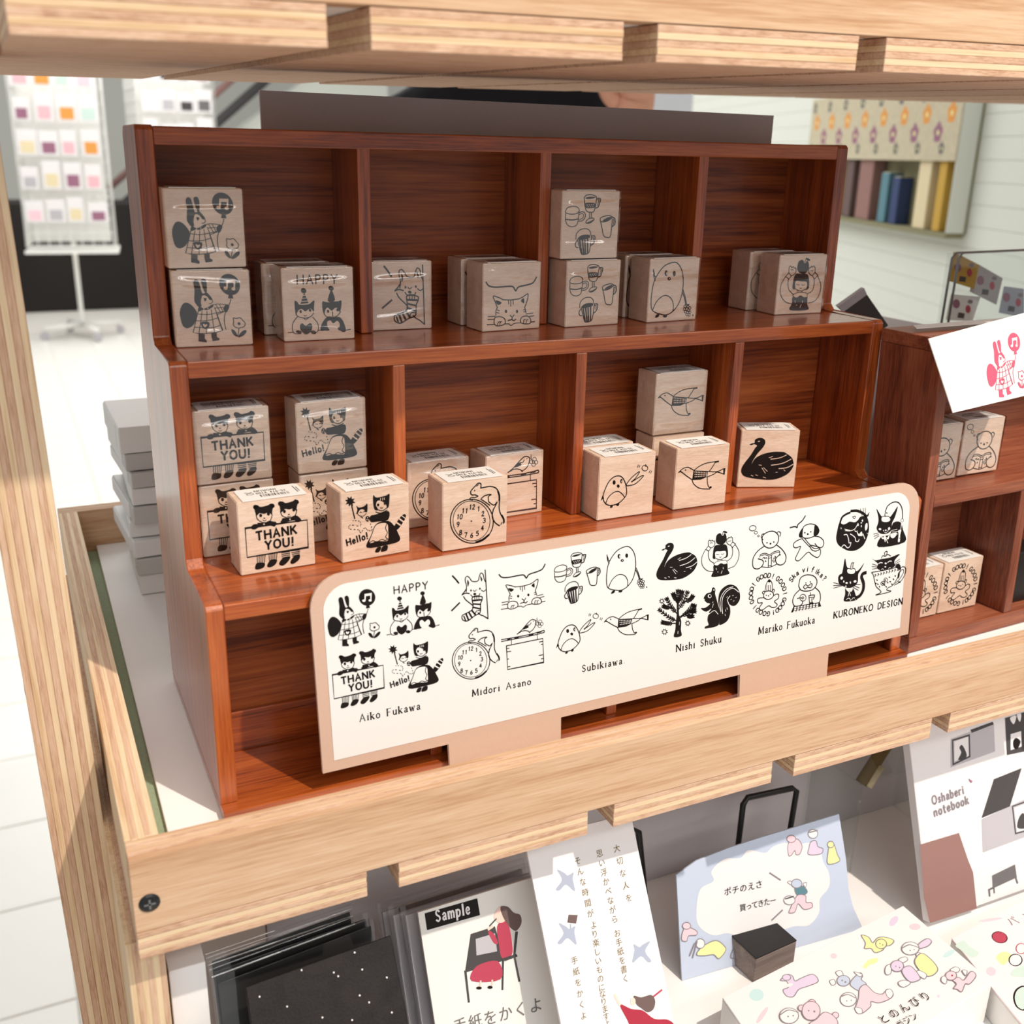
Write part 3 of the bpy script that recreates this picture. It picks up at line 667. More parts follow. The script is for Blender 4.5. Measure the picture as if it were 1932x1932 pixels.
# the shelf above, same make, sagging a little towards us
UP = empty('upper_shelf', (0, -.073, .3497+RZ), (math.radians(1.55), math.radians(-1.0), 0), rack)
UP.name = 'upper_shelf_frame'
def up(name, lo, hi, axis, n, mats): return plyboard(name, lo, hi, axis, n, mats, UP, .0003)
XN = [-.056] + [v for i in range(9) for v in (.0468+.1205*i, .0468+.0156+.1205*i)] + [XR]
for a, b in zip(XN[::2], XN[1::2]): up('plank', (a, 0, 0), (b, .50, .0142), 'z', 5, ['ply_cross', 'ply_long'])
up('front_rail', (-.056, 0, .0144), (XR, .0148, .052), 'y', 5, ['pine_x', 'ply_cross'])
up('back_rail', (-.056, .4852, .0144), (XR, .50, .052), 'y', 5, ['pine_x', 'ply_cross'])
up('side_rail', (-.056, .0150, .0144), (-.0416, .485, .052), 'x', 5, ['ply_long_y', 'ply_cross_y'])
ul = box('added_liner', (-.041, .0152, .0144), (XR, .484, .0174), 'liner_white', UP, .0004)  # unseen liner, added to stop lamp light leaking through the plank slots
# corner post, laminated, leaning a touch
po = plyboard('post', (-.0131, -.03, -.76), (.0131, .03, .76), 'x', 8, ['ply_post_b', 'ply_post_a'], rack, .0004)
po.location = (-.0572, .080, -.40+RZ); po.rotation_euler = (0, -math.radians(1.35), 0)
po2 = bpy.data.objects.new('post', po.data); COL.objects.link(po2); po2.parent = rack; po2.location = (XR+.014, .080, -.40+RZ)
# inner leg under the front corner and lower shelf
rp('side_panel', (-.0532, -.050, -.62), (-.0370, .42, -.0212), 'x', 6, ['ply_light_a', 'ply_light_b'])
for k in range(10):
    rp('plank', (-.0365+k*.113, -.26, -.2005), (-.0365+k*.113+.1, .40, -.1865), 'z', 5, ['ply_cross', 'ply_long'])
# fixings
def screw_head(px, py, r, parent):
    P = at(px, py, 'y', -.0625)
    s = lathe('screw', [(r, -.001), (r*1.02, .0004), (r*.8, .0010), (r*.3, .0013)], (P.x, -.0625, P.z+RZ), 'screw_black', parent, 20, 'y')
    bmc = bmesh.new(); bm_box(bmc, (-r*.55, -.0015, -r*.1), (r*.55, -.0012, r*.1)); bm_box(bmc, (-r*.1, -.0015, -r*.55), (r*.1, -.0012, r*.55))
    fin('cross_slot', bmc, ['steel'], s)
    return s
screw_head(282, 1703, .0044, rack)
bolt = lathe('bolt', [(.006, 0), (.006, .003), (.004, .0045)], (-.0778, .09, .045+RZ), 'screw_black', rack, 12, 'x'); bolt.rotation_euler = (0, math.pi, 0)

# lining of the shelf
mt = box('cutting_mat', (-.0338, -.0474, -.0062), (.62, .42, -.0034), 'mat_green', None, .0004); tag(mt, 'green felt mat showing as a thin strip beside the wooden side rail', 'mat')
_p = [(-.0267, -.0472), (1.05, -.0472), (1.05, .424), (-.0225, .424)]
ln = prism('shelf_liner', _p, 'z', -.0032, -.0002, 'liner_white', None, .0003); tag(ln, 'white board lining the plywood shelf under the stamp cabinet', 'board')
lower = box('shelf_liner', (-.036, -.255, -.1862), (1.02, .39, -.1802), 'liner_white', None, .0005); tag(lower, 'white board lining the lower shelf under the cards and memo pads', 'board')
bp = box('back_panel', (.03, .062, -.180), (1.02, .068, -.0215), 'greyboard', None, .0005); tag(bp, 'grey upright panel closing the back of the lower shelf', 'panel')

# ================================================================== the stepped stamp cabinet
cab = empty('stamp_cabinet', (0, 0, 0)); tag(cab, 'three-step reddish mahogany cabinet with open compartments holding rubber stamps', 'cabinet')
W, T = .45, .0086
Y1, Y2, YB = .0535, .1052, .1586
ZB, Z1, Z2, ZT = .006, .1134, .219, .3266
ch = .003
prof = [(YB, ZB), (YB, ZT-.004), (YB-.004, ZT), (Y2+.002, ZT), (Y2, ZT-.002), (Y2, Z2+.004), (Y2-.004, Z2), (Y1+.002, Z2), (Y1, Z2-.002), (Y1, Z1+.004), (Y1-.004, Z1), (.002, Z1), (0, Z1-.002), (0, ZB)]
for a, b in ((0, T), (W-T, W)):
    prism('side_panel', prof, 'x', a, b, 'mahogany_z', cab, .0005)
box('top_board', (T, Y2+.0002, ZT-T-.0008), (W-T, YB, ZT-.0006), 'mahogany_x', cab, .0007)
box('step_board', (T, Y1+.0002, Z2-T), (W-T, YB-.004, Z2-.0002), 'mahogany_x', cab, .0007)
box('step_board', (T, .0002, Z1-T), (W-T, Y2, Z1-.0002), 'mahogany_x', cab, .0007)
bs_ = box('base_board', (-.0, -.0070, .0002), (W+.001, YB-.002, ZB), 'mahogany_x', cab, .0007)
box('back_board', (T, YB-.004, Z2-T), (W-T, YB, ZT-T), 'mahogany_back', cab, .0003)
box('back_board', (T, Y2-.0035, Z1), (W-T, Y2, Z2-T), 'mahogany_back', cab, .0003)
box('back_board', (T, .0495, ZB), (W-T, .053, Z1-T), 'mahogany_back', cab, .0003)
box('back_strip', (T, .0470, ZB), (W-T, .0496, .030), 'mahogany_x', cab, .0006)
for x0 in (.1122, .2222, .3325):
    box('divider', (x0, Y2+.0006, Z2), (x0+.0072, YB-.004, ZT-T), 'mahogany_z', cab, .0006)
    box('divider', (x0+.0004, Y1+.0006, Z1), (x0+.0072, Y2-.0035, Z2-T), 'mahogany_z', cab, .0006)
    box('divider', (x0+.0004, .0012, ZB), (x0+.0072, .0495, Z1-T), 'mahogany_z', cab, .0006)

# grey card standing behind it
gp = Plane(at(490, 236, 'y', .1645), lean=0)
gc = slab('backing_card', gp, [gp.uv(490, 170)-Vector((0, 0)), gp.uv(1460, 218), gp.uv(1460, 218)+Vector((0, -.345)), gp.uv(490, 170)+Vector((0, -.345))], .0025, 'greyboard'); tag(gc, 'plain grey card standing upright behind the mahogany cabinet', 'card')

# ================================================================== the printed sign with all the stamp pictures
SL = Plane((.0495, -.0112, .0205), lean=math.degrees(math.atan(.072)), roll=.68)
MOT = {}
def motif(name, crop, txt, extra=None):
    a = Art(SL, crop); a.draw(txt)
    if extra: extra(a)
    MOT[name] = a
CA, CB, CC, CD, CE, CF_ = (580, 1060, 5.682), (830, 1030, 6.44), (1030, 1000, 6.9), (1220, 970, 6.9), (1390, 950, 7.158), (1550, 900, 6.44)
motif('rabbit holding a balloon beside a flower', (560, 1040, 9.66), """
ek 1278,838 150,152;Fw 1230,775 1362,755 1362,800 1240,818;Fw 1230,775 1258,775 1250,895 1228,895;Fw 1335,760 1362,757 1356,890 1335,892;ew 1218,898 30,23;ew 1333,892 28,22
Fk 1265,985 1320,985 1330,1030 1255,1040;lk9 1295,1045 1285,1090 1262,1150;lk10 1218,1240 1200,1330 1205,1420 1222,1495
fk 755,880 775,840 800,832 830,850 855,930 878,1010 900,1022 945,1000 985,1030 1022,1072 1025,1095 990,1100 960,1065 915,1045 880,1062 858,1110 852,1160 862,1215 840,1232 800,1200 770,1150 770,1060 772,990
fk 865,840 890,810 922,810 945,850 950,930 945,1000 915,995 888,930
lk8 870,1070 858,1150 868,1210;lk8 1022,1092 1032,1120 1012,1148 980,1158;Fk 900,1085 948,1083 942,1112 920,1135 908,1110;fk 820,1255 850,1218 900,1238 960,1212 1020,1165 1042,1170 1030,1200 960,1250 890,1262 832,1292;ew 905,1250 9,9;ew 965,1228 9,9
fk 575,1270 610,1210 660,1190 720,1210 770,1255 805,1310 795,1380 770,1470 720,1530 655,1560 600,1530 570,1440 558,1350
Lk9 822,1290 748,1610 830,1610 960,1590 1090,1555 1175,1515 1090,1295;lk8 825,1330 950,1320 1060,1285 1190,1235;lk8 800,1430 880,1420 1000,1390 1100,1345;lk8 765,1530 900,1515 1040,1490 1145,1445
lk8 880,1280 832,1608;lk8 950,1270 938,1598;lk8 1010,1240 1058,1565;lk8 1060,1200 1110,1330 1172,1512;lk8 1040,1165 1120,1140 1255,1135;lk8 1090,1300 1220,1228;lk7 1080,1160 1150,1262;lk7 1130,1145 1185,1245;lk7 1060,1210 1185,1180
fk 1190,1185 1220,1140 1268,1145 1266,1180 1232,1245 1192,1222;fk 868,1440 978,1425 972,1500 920,1532 875,1505;fw 890,1468 905,1457 920,1470 945,1457 952,1472 932,1500 915,1508 895,1488
Fk 825,1608 918,1608 915,1670 945,1695 942,1725 825,1725;Fk 1010,1572 1088,1558 1090,1622 1132,1640 1125,1665 1030,1692 1015,1640
ck9 1330,1312 1375,1310 1430,1295 1468,1328 1500,1362 1488,1410 1450,1430 1408,1447 1358,1440 1330,1408 1336,1362;ek 1412,1382 21,21;lk9 1412,1450 1395,1565;fk 1300,1485 1340,1485 1370,1520 1392,1572 1350,1567 1315,1532;fk 1515,1460 1512,1500 1462,1555 1400,1582 1420,1530 1470,1475""")
motif('two cats in party hats under the word HAPPY', CA, """
ek 985,392 25,23;Fk 958,512 990,405 1032,495;Lw6 965,490 1022,478;Lw6 972,462 1012,452;Lw6 980,435 1002,430
fk 905,495 930,500 950,520 1030,505 1060,480 1083,465 1080,520 1078,562 1052,540 1030,550 1000,572 970,555 942,570 925,602 918,622 908,560
lk6 918,605 940,628 1000,632 1050,612 1078,575;ek 960,580 11,14;ek 1045,556 11,14;lk5 990,608 1002,614 1014,604;lk5 985,632 1005,645 1030,628
lk6 932,628 892,690 888,750 910,782 965,775;lk6 1068,612 1114,662 1120,722 1090,752;fk 955,705 975,682 1008,698 1045,670 1066,690 1055,740 1010,777 965,748;ek 945,762 26,14;ek 1077,747 25,17
ek 1232,335 24,21;fk 1204,452 1230,350 1240,350 1268,436
fk 1155,465 1180,462 1210,462 1270,445 1300,440 1326,430 1325,490 1312,532 1290,500 1262,510 1240,532 1202,510 1180,540 1176,582 1158,540
lk6 1174,575 1200,592 1250,588 1290,570 1320,530;ek 1207,542 11,14;ek 1293,517 11,14;lk6 1247,540 1249,580
fk 1200,592 1260,585 1312,578 1350,620 1370,690 1340,707 1300,692 1200,712 1143,722 1152,660;fw 1200,640 1228,620 1255,642 1290,615 1313,640 1300,690 1255,722 1210,692;ek 1195,702 26,14;ek 1322,682 26,17
lk6 848,782 890,773;lk6 1118,724 1145,719;lk6 1366,687 1412,672""", lambda a: a.text('HAPPY', 928, 342, 1288, 285, 78, 10))
def _thank(a):
    a.text('THANK', 368, 1310, 718, 1228, 76, 15).text('YOU!', 448, 1387, 690, 1336, 76, 15)
    for x in range(5):
        t = x/4; a.draw(f"Lk5 {372+t*70:.0f},{1450-t*13:.0f} {376+t*60:.0f},{1512-t*6:.0f};Lk5 {476+t*70:.0f},{1430-t*13:.0f} {482+t*58:.0f},{1485-t*10:.0f}")
    for x in range(4):
        t = x/3; a.draw(f"Lk6 {585+t*8:.0f},{1408+t*46:.0f} {660-t*2:.0f},{1392+t*46:.0f};Lk6 {672+t*12:.0f},{1388+t*44:.0f} {748-t*3:.0f},{1372+t*44:.0f}")
motif('two bears behind a THANK YOU board', CA, """
ek 354,1020 21,21;ek 502,999 20,19;ek 572,976 21,21;ek 715,953 20,20;fk 345,1012 368,1000 400,1014 460,997 488,980 512,990 502,1040 498,1078 470,1058 430,1075 392,1070 366,1092 350,1060
lk6 360,1085 375,1127 430,1152 482,1132 502,1078;ek 400,1090 13,16;ek 468,1072 13,16;ek 432,1112 8,6;lk5 420,1130 434,1136 448,1126
fk 372,1158 430,1152 482,1132 532,1150 522,1182 480,1167 440,1177 395,1184;ew 430,1165 8,6;ek 350,1192 36,22 -25;ek 512,1157 31,20 -15
fk 562,967 588,955 620,967 680,947 702,930 725,945 717,1000 712,1032 690,1010 650,1022 612,1020 580,1052 568,1010
lk6 573,1040 590,1082 650,1097 702,1072 717,1020;ek 608,1042 13,16;ek 690,1022 13,16;ek 648,1067 9,6;lk5 636,1083 650,1088 664,1080
fk 590,1104 650,1097 710,1070 757,1105 740,1117 680,1117 600,1142;ew 658,1108 6,6;ek 603,1132 29,17 -15;ek 730,1112 28,17 -15
Ck8 265,1210 810,1105 822,1347 285,1466
fk 355,1560 370,1512 437,1507 432,1545 382,1567;fk 460,1532 490,1478 547,1472 532,1515 490,1542;fk 565,1507 600,1455 662,1438 647,1480 600,1522;fk 665,1487 700,1430 747,1418 742,1460 690,1502""", _thank)
def _star(cx, cy, R, r, n, rot=0):
    return ' '.join(f"{cx+(R if k%2==0 else r)*math.cos(rot+k*math.pi/n):.1f},{cy+(R if k%2==0 else r)*math.sin(rot+k*math.pi/n):.1f}" for k in range(2*n))
motif('maid-dressed cat with a striped tail saying Hello', CA, "Fk "+_star(915, 938, 52, 28, 8, .2)+""";lk9 930,975 962,1095
fk 975,975 1000,990 1050,975 1078,950 1082,1010 1072,1032 1042,1005 1010,1012 990,1042 975,1052 985,1010;lk5 985,1040 1002,1062 1042,1067 1072,1040;lk5 1008,1035 1018,1030 1028,1036;lk5 1042,1030 1052,1024 1062,1028;lk6 1020,1075 1040,1085
dk6 945,1112 1010,1117 1015,1160 920,1155 915,1190 1000,1195 1022,1222 1060,1175 1092,1197 1130,1190 1112,1130;dk5 1085,1020 1150,1022
fk 1110,1065 1160,1047 1285,1010 1282,1090 1180,1112 1115,1117;ek 1085,1090 22,26;ew 1085,1080 5,5;ew 1078,1098 5,5;ew 1095,1100 5,5
fk 1135,870 1165,890 1250,870 1288,850 1291,900 1287,960 1272,982 1252,940 1190,915 1165,940 1165,980 1180,1007 1150,1000 1135,940;Lw5 1205,895 1203,915;Lw5 1225,890 1224,912;Lw5 1240,888 1242,908
lk6 1165,975 1186,1002 1230,1007 1272,975;ek 1183,957 11,14;ek 1248,940 11,14;lk5 1205,980 1217,986 1230,976;lk6 1162,1022 1210,1030 1272,1000
fk 1170,1132 1280,1100 1340,1140 1378,1200 1401,1276 1290,1320 1085,1356 1122,1240;fw 1172,1142 1270,1124 1286,1200 1286,1277 1240,1290 1180,1292 1108,1312 1132,1232
lk6 1105,1312 1140,1290 1180,1300 1222,1275 1260,1282 1286,1266;lk6 1270,1125 1260,1170 1278,1210 1263,1250 1285,1270
fk 1338,1162 1400,1060 1440,1030 1454,1050 1432,1102 1375,1177;Lw13 1358,1108 1402,1134;Lw13 1385,1072 1428,1100;Lw8 1412,1045 1446,1068
fk 1165,1387 1185,1350 1222,1345 1207,1387 1180,1397;fk 1220,1382 1235,1340 1283,1327 1279,1372 1237,1387""", lambda a: a.text('Hello!', 897, 1345, 1092, 1270, 62, 11))
motif('fox biting a striped sock beside a wall', CB, """
lk15 150,362 190,405 226,450;lk15 140,785 190,735 235,690;Lk10 547,290 560,500 582,885;lk10 580,882 530,850 490,835 460,810
lk9 318,555 320,480 305,420 310,380 335,368 360,390 385,425 430,432 465,415 475,370 495,328 522,345 535,400 548,430;lk11 320,518 292,560 268,590 310,572 355,577;lk8 500,535 530,550 560,525
fk 330,410 352,445 335,495;fk 486,360 512,400 500,430;ek 375,539 10,14;ek 483,517 10,14;lk7 400,535 420,550 440,530;ek 421,582 19,15;lk9 372,592 395,616 425,606 470,601 482,575
lk10 285,612 310,652 360,692 397,722
ck10 395,622 500,612 510,650 492,700 490,790 470,822 420,846 340,906 290,906 266,880 270,842 300,826 350,800 388,775 400,740 396,690
Lk16 402,662 497,652;Lk14 400,702 490,708;Lk14 395,742 484,762;Lk16 382,778 432,838;Lk16 348,802 388,872;Lk16 316,826 346,900;Lk12 288,850 308,902;Lw10 440,800 470,795;lk8 425,835 440,790 485,780;Lk7 420,618 422,655;Lk7 445,616 447,652;Lk7 470,614 472,650""")
motif('striped cat peeping over a fence under a bracket', CB, """
lk12 715,345 750,378 830,380 980,352 1022,356 1048,388 1080,345 1180,310 1240,280 1275,220
lk8 852,585 825,530 800,475 860,480 910,496;lk8 1085,465 1130,440 1186,402 1180,470 1155,542;fk 828,512 896,525 858,556;fk 1110,480 1142,450 1146,502;lk8 910,496 1000,486 1085,465;lk8 852,580 836,620 838,662;lk8 1155,540 1172,590
Lk7 970,490 976,532;Lk7 997,487 1000,550;Lk7 1023,485 1027,527;Lk6 850,606 875,612;Lk6 845,632 872,636;Lk6 1140,570 1168,560;Lk6 1145,590 1172,582
ek 948,608 13,17;ek 1072,593 13,17;lk8 995,640 1020,657 1040,632;lk9 1019,655 1015,680 975,697;lk9 1015,680 1040,690 1060,672;lk7 940,736 985,730 1010,742 1050,716 1120,702
ck8 820,722 830,686 880,670 930,680 946,716 926,746 860,766 825,752;ck8 1115,666 1140,636 1190,625 1226,650 1226,690 1180,706 1120,701;lk7 860,755 868,728 885,720;lk7 885,748 892,722 905,716;lk7 1150,700 1152,670 1168,662;lk7 1178,698 1182,668 1195,660
Lk7 750,686 832,672;Lk7 750,716 815,706;Lk8 742,769 822,755;Lk7 1172,606 1250,586;Lk7 1212,626 1262,612;Lk8 1226,681 1275,670""")
def _clock(a):
    for d, x, y in (('12', 372, 1245), ('1', 445, 1258), ('2', 490, 1305), ('3', 507, 1372), ('4', 492, 1450), ('5', 440, 1510), ('6', 380, 1533), ('7', 318, 1533), ('8', 262, 1512), ('9', 232, 1430), ('10', 245, 1352), ('11', 295, 1288)):
        w = 24 if len(d) == 1 else 52
        a.text(d, x-w/2, y+24+2, x+w/2, y+24-2, 46, 8)
motif('squirrel stretched over a round clock face', CB, """
ok11 376,1391 228,224;ok7 372,1388 196,204;lk16 560,1520 500,1570 430,1602;ek 371,1390 8,8
fw 470,1165 560,1110 620,1180 600,1240 520,1190;lk9 455,1047 500,1035 560,1023 620,1040 650,1090 660,1160 660,1240 680,1300 716,1345 712,1392;lk9 600,1250 590,1330 625,1390 672,1418;lk7 685,1405 698,1380;lk9 400,1027 425,1000 455,1005 455,1047;lk7 412,1030 430,1012;lk9 400,1027 370,1060 350,1092 362,1122 400,1120 430,1132;ek 392,1077 7,8
lk8 430,1132 400,1147 360,1150 343,1168 375,1172;lk9 460,1162 500,1122 568,1105 540,1130 545,1182;lk9 545,1182 600,1212 632,1180 612,1230 596,1262;lk8 470,1165 500,1180 560,1215;lk14 640,1070 655,1110 658,1160;lk14 690,1310 712,1345 718,1380""", _clock)
motif('small bird with a flower on a hanging board', CB, """
lk9 745,1136 900,1110 1100,1070 1258,1025;lk9 745,1160 900,1129 1100,1090 1262,1050;lk8 1256,1022 1268,1036 1260,1052;Lk12 905,1118 950,1108;Lk12 1080,1085 1130,1072;Lk12 820,1135 850,1128;Lk8 1180,1055 1230,1044
Lk6 865,1118 868,1192;Lk6 1178,1062 1180,1128;Lk9 805,1212 1247,1122 1258,1412 820,1500 805,1212;Lk8 808,1245 838,1240;Lk8 812,1285 858,1278;Lk8 815,1375 832,1370;Lk8 822,1468 848,1462;Lk8 1205,1165 1248,1158;Lk8 1228,1195 1250,1190;Lk8 1202,1328 1254,1320;Lk8 1228,1370 1255,1365
lk8 935,1070 990,1020 1060,940 1110,895 1150,898 1162,920 1150,980 1120,1022 1080,1047;lk8 935,1070 1000,1032 1060,1030 1090,1052;fk 995,1012 1050,962 1076,985 1030,1008;lk7 1060,960 1090,955 1105,930;ek 1133,915 5,6;lk6 1160,912 1178,905;lk6 1176,872 1180,915 1200,940
ok6 1205,945 13,14;ok6 1215,915 20,18;ok6 1235,945 17,18;ok6 1208,972 20,17;ok6 1180,945 15,20""")
motif('four cups and mugs', CC, """
lk8 325,332 350,305 410,292 460,302 468,322;lk8 322,335 330,400 345,460 370,482 420,480 445,460 460,400 468,320;fk 335,338 390,316 456,310 420,332 360,347;fk 333,397 450,377 456,420 350,447;ew 360,412 6,5;ew 385,405 6,5;ew 410,400 6,5;ew 372,428 5,5;ew 398,422 5,5;ew 432,395 5,5;ew 425,415 5,5
Lk7 392,485 396,548;Lk7 413,483 418,545;ck7 355,592 385,556 440,540 446,560 400,600 360,607;fk 362,602 400,582 440,556 444,566 400,602;lk10 468,322 510,316 512,340 492,408 462,426;lk6 478,335 496,335 482,395
ck7 105,522 130,480 200,453 255,460 268,490 240,525 170,543 115,541;lk7 108,552 112,622 140,667 190,676 240,652 260,602 268,490;lk10 115,607 190,602 266,577;lk7 270,510 310,492 341,510 340,552 310,590 268,602;lk6 272,530 305,512 322,528 316,558 275,585
ck8 525,552 530,520 600,486 650,482 660,500 600,547 540,562;fk 552,547 600,508 652,490 640,512 590,547;lk8 528,557 550,632 570,702 600,719 650,706 662,622 668,520;lk10 665,490 695,502 701,552 672,592;lk6 668,510 685,520 683,560
lk7 245,802 250,740 300,686 370,668 410,690 422,732;fk 265,792 300,755 350,735 408,730 402,762 330,792 290,802;lk8 265,802 285,862 310,932 332,953 400,926 420,852 430,732;Lk15 290,805 322,945;Lk15 322,797 346,945;Lk14 352,792 366,940;Lk13 384,777 392,930;lk9 430,737 466,730 471,772 452,816 426,837;lk7 436,755 454,752 452,790;lk9 262,812 240,852 250,886 276,887""")
def _grape(a):
    for i, (x, y) in enumerate(((1205, 660), (1240, 655), (1265, 668), (1200, 690), (1228, 685), (1255, 695), (1215, 715), (1243, 720), (1265, 712), (1235, 742), (1260, 742))): a.draw(f"ok7 {x},{y} 15,14")
motif('tall egg-shaped bird holding a bunch of grapes', CC, """
ck9 1040,212 1100,232 1145,300 1165,400 1160,520 1125,640 1060,730 980,780 900,780 830,766 795,732 785,650 790,560 805,460 850,360 930,262;lk8 812,747 850,660 910,596 970,575 1030,600 1060,660 1060,730
ek 950,340 20,31;ek 1048,331 18,29;ew 959,342 8,18;fk 968,395 988,374 1013,392 990,413;ew 992,392 7,6;lk8 792,320 798,385 820,437;fk 790,318 812,372 800,392;lk7 800,385 830,400
lk8 1160,510 1190,570 1212,640;lk8 1168,488 1200,560 1222,632;lk7 1205,640 1255,630;lk6 1235,650 1255,628;ek 1308,740 8,9;fk 845,826 862,790 895,785 885,815;fk 940,806 955,785 992,780 980,808""", _grape)
motif('round bird throwing up a small fruit', CC, """
ck9 335,1232 385,1256 425,1330 441,1420 420,1476 350,1546 270,1579 215,1576 170,1541 155,1480 175,1400 215,1310 270,1252;lk8 190,1571 220,1490 280,1430 340,1412 390,1440 421,1476;ek 280,1312 18,26;ek 369,1290 15,26;ew 374,1292 6,14;fk 313,1350 332,1330 351,1350 335,1371
ck8 430,1332 490,1240 582,1162 540,1240 492,1290 600,1216 633,1210 560,1292 500,1325;fk 130,1538 150,1472 168,1510 148,1515;fk 248,1606 258,1575 280,1572 276,1602;fk 325,1578 335,1548 358,1542 352,1575;ok8 645,1118 36,32;Lk7 652,1075 656,1100
Lk6 556,1118 562,1085;Lk6 576,1115 582,1088;Lk6 700,1166 712,1138;Lk6 720,1172 732,1142""")
def _dots(a):
    for i in range(8):
        for j in range(3): a.draw(f"ew {958+i*20+j*3},{1172+j*28-i*(j*1.6)} {6},{7}")
motif('flying bird with a spotted body', CC, """
lk8 755,1196 800,1150 860,1125 910,1140 945,1156;lk9 755,1196 785,1186 860,1230 930,1266;Fk 752,1200 775,1172 795,1182;Fk 940,1156 1119,1148 1116,1216 1040,1256 930,1271
lk8 945,1156 1010,1100 1100,1055 1242,1022;lk8 1205,1036 1175,1090 1140,1147;Lk14 1200,1036 1243,1024;lk8 1118,1152 1230,1146 1312,1105;lk8 1118,1217 1200,1176 1236,1150 1322,1166;Fk 1310,1100 1336,1094 1332,1172 1315,1172;lk8 930,1271 960,1320 1040,1360 1160,1356;lk8 1116,1216 1125,1290 1146,1336;ek 1166,1336 18,12 -30;ek 840,1160 9,8""", _dots)
motif('black swan', CD, """
fk 190,467 220,448 240,440 245,400 290,372 335,380 351,420 330,480 280,560 242,640 228,690 258,622 330,560 430,515 540,495 580,510 622,535 646,570 656,640 620,720 560,780 460,836 330,856 180,856 130,822 125,760 160,680 210,590 250,500 268,468 236,457 212,472
lw8 576,525 510,570 420,602;lw8 626,565 540,630 430,671;lw8 652,620 590,670 510,697;ew 283,416 13,6 -20;Lw6 230,826 252,833;Lw6 276,812 296,818;Lw6 355,825 382,828;Lw5 335,720 376,776;Lw5 350,712 395,750;Lw5 300,690 330,690;Lw4 420,570 440,565;Lw4 400,585 425,580;Lw4 480,745 500,740;Lw4 560,700 575,712""")
motif('girl balancing an apple on her head', CD, """
fk 898,320 910,270 950,245 985,268 1015,248 1036,290 1030,350 990,392 930,392 900,362;fw 970,262 985,280 1000,262;lk6 985,272 990,236;ek 1018,231 29,13 15
fk 893,405 950,398 1020,392 1046,430 1056,520 1040,560 1002,565 1030,540 1025,480 960,482 890,492 890,577 858,572 860,510 870,440;lk6 893,570 925,585 975,585 1008,560;lk5 905,520 922,526 940,520;lk5 968,516 985,521 1002,512;lk5 945,556 957,560 968,554;lk5 925,585 922,605;lk5 975,585 978,602
fk 872,662 960,640 1040,632 1052,720 1062,780 848,816 865,740;fw 872,645 920,612 990,600 1032,602 1042,640 1000,652 962,640 920,667 885,664;ck5 872,645 920,612 990,600 1032,602 1042,640 1000,652 962,640 920,667 885,664;Lw6 900,700 904,725;Lw6 990,690 992,712;Lw6 965,770 978,735;ew 922,750 5,5
lk6 862,745 780,730 720,660 715,560 762,460;lk6 875,638 820,600 800,540 802,480;Ck6 765,455 800,412 832,440 806,480;lk6 800,410 800,350 818,335 832,350 848,335 862,350 876,345 885,370 880,400 850,432 828,437;lk5 820,370 835,378;lk5 840,365 852,376
lk6 1060,706 1140,670 1190,580 1196,480 1150,395;lk6 1045,607 1100,560 1116,480 1106,425;Ck6 1085,400 1115,360 1152,385 1115,432;lk6 1115,360 1112,310 1095,292 1080,308 1065,298 1056,318 1040,322 1042,375 1080,402;lk5 1075,345 1060,352;lk5 1092,340 1082,352""")
def _tree(a):
    br = [((400, 1390), (300, 1350), (160, 1240)), ((398, 1300), (330, 1220), (255, 1095)), ((405, 1250), (470, 1150), (530, 1010)), ((430, 1350), (520, 1280), (600, 1180)), ((402, 1200), (403, 1100), (405, 990)), ((370, 1420), (270, 1420), (195, 1405)),
          ((430, 1330), (560, 1270), (632, 1262)), ((402, 1150), (360, 1080), (340, 1030)), ((402, 1150), (440, 1080), (460, 1000)), ((470, 1150), (560, 1110), (600, 1060)), ((330, 1220), (250, 1210), (210, 1190)), ((520, 1280), (600, 1250), (620, 1180)), ((500, 1310), (560, 1330), (600, 1320))]
    for B in br:
        a.draw('lk11 '+' '.join(f'{x},{y}' for x, y in B))
        P = smooth_pts([Vector(b) for b in B], k=5)
        for i in range(3, len(P)):
            t = (P[i]-P[i-1]).normalized(); an = math.degrees(math.atan2(t.y, t.x))
            for sgn in (-1, 1):
                q = P[i]+Vector((-t.y, t.x))*sgn*17; a.draw(f"ek {q.x:.0f},{q.y:.0f} 19,7.5 {an+sgn*38:.0f}")
        a.draw(f"ek {P[-1].x:.0f},{P[-1].y:.0f} 22,9 {an:.0f}")
    for x, y, r in ((195, 1130, 24), (230, 1530, 28), (532, 1418, 25)):
        a.draw('Ck6 '+_star(x, y, r*1.35, r*.75, 8, .3))
motif('leafy tree with three small suns', CD, "fk 352,1597 370,1500 375,1410 388,1300 390,1120 415,1120 418,1300 447,1390 442,1500 449,1582;Lw6 405,1520 403,1555;lw5 425,1400 420,1440", _tree)
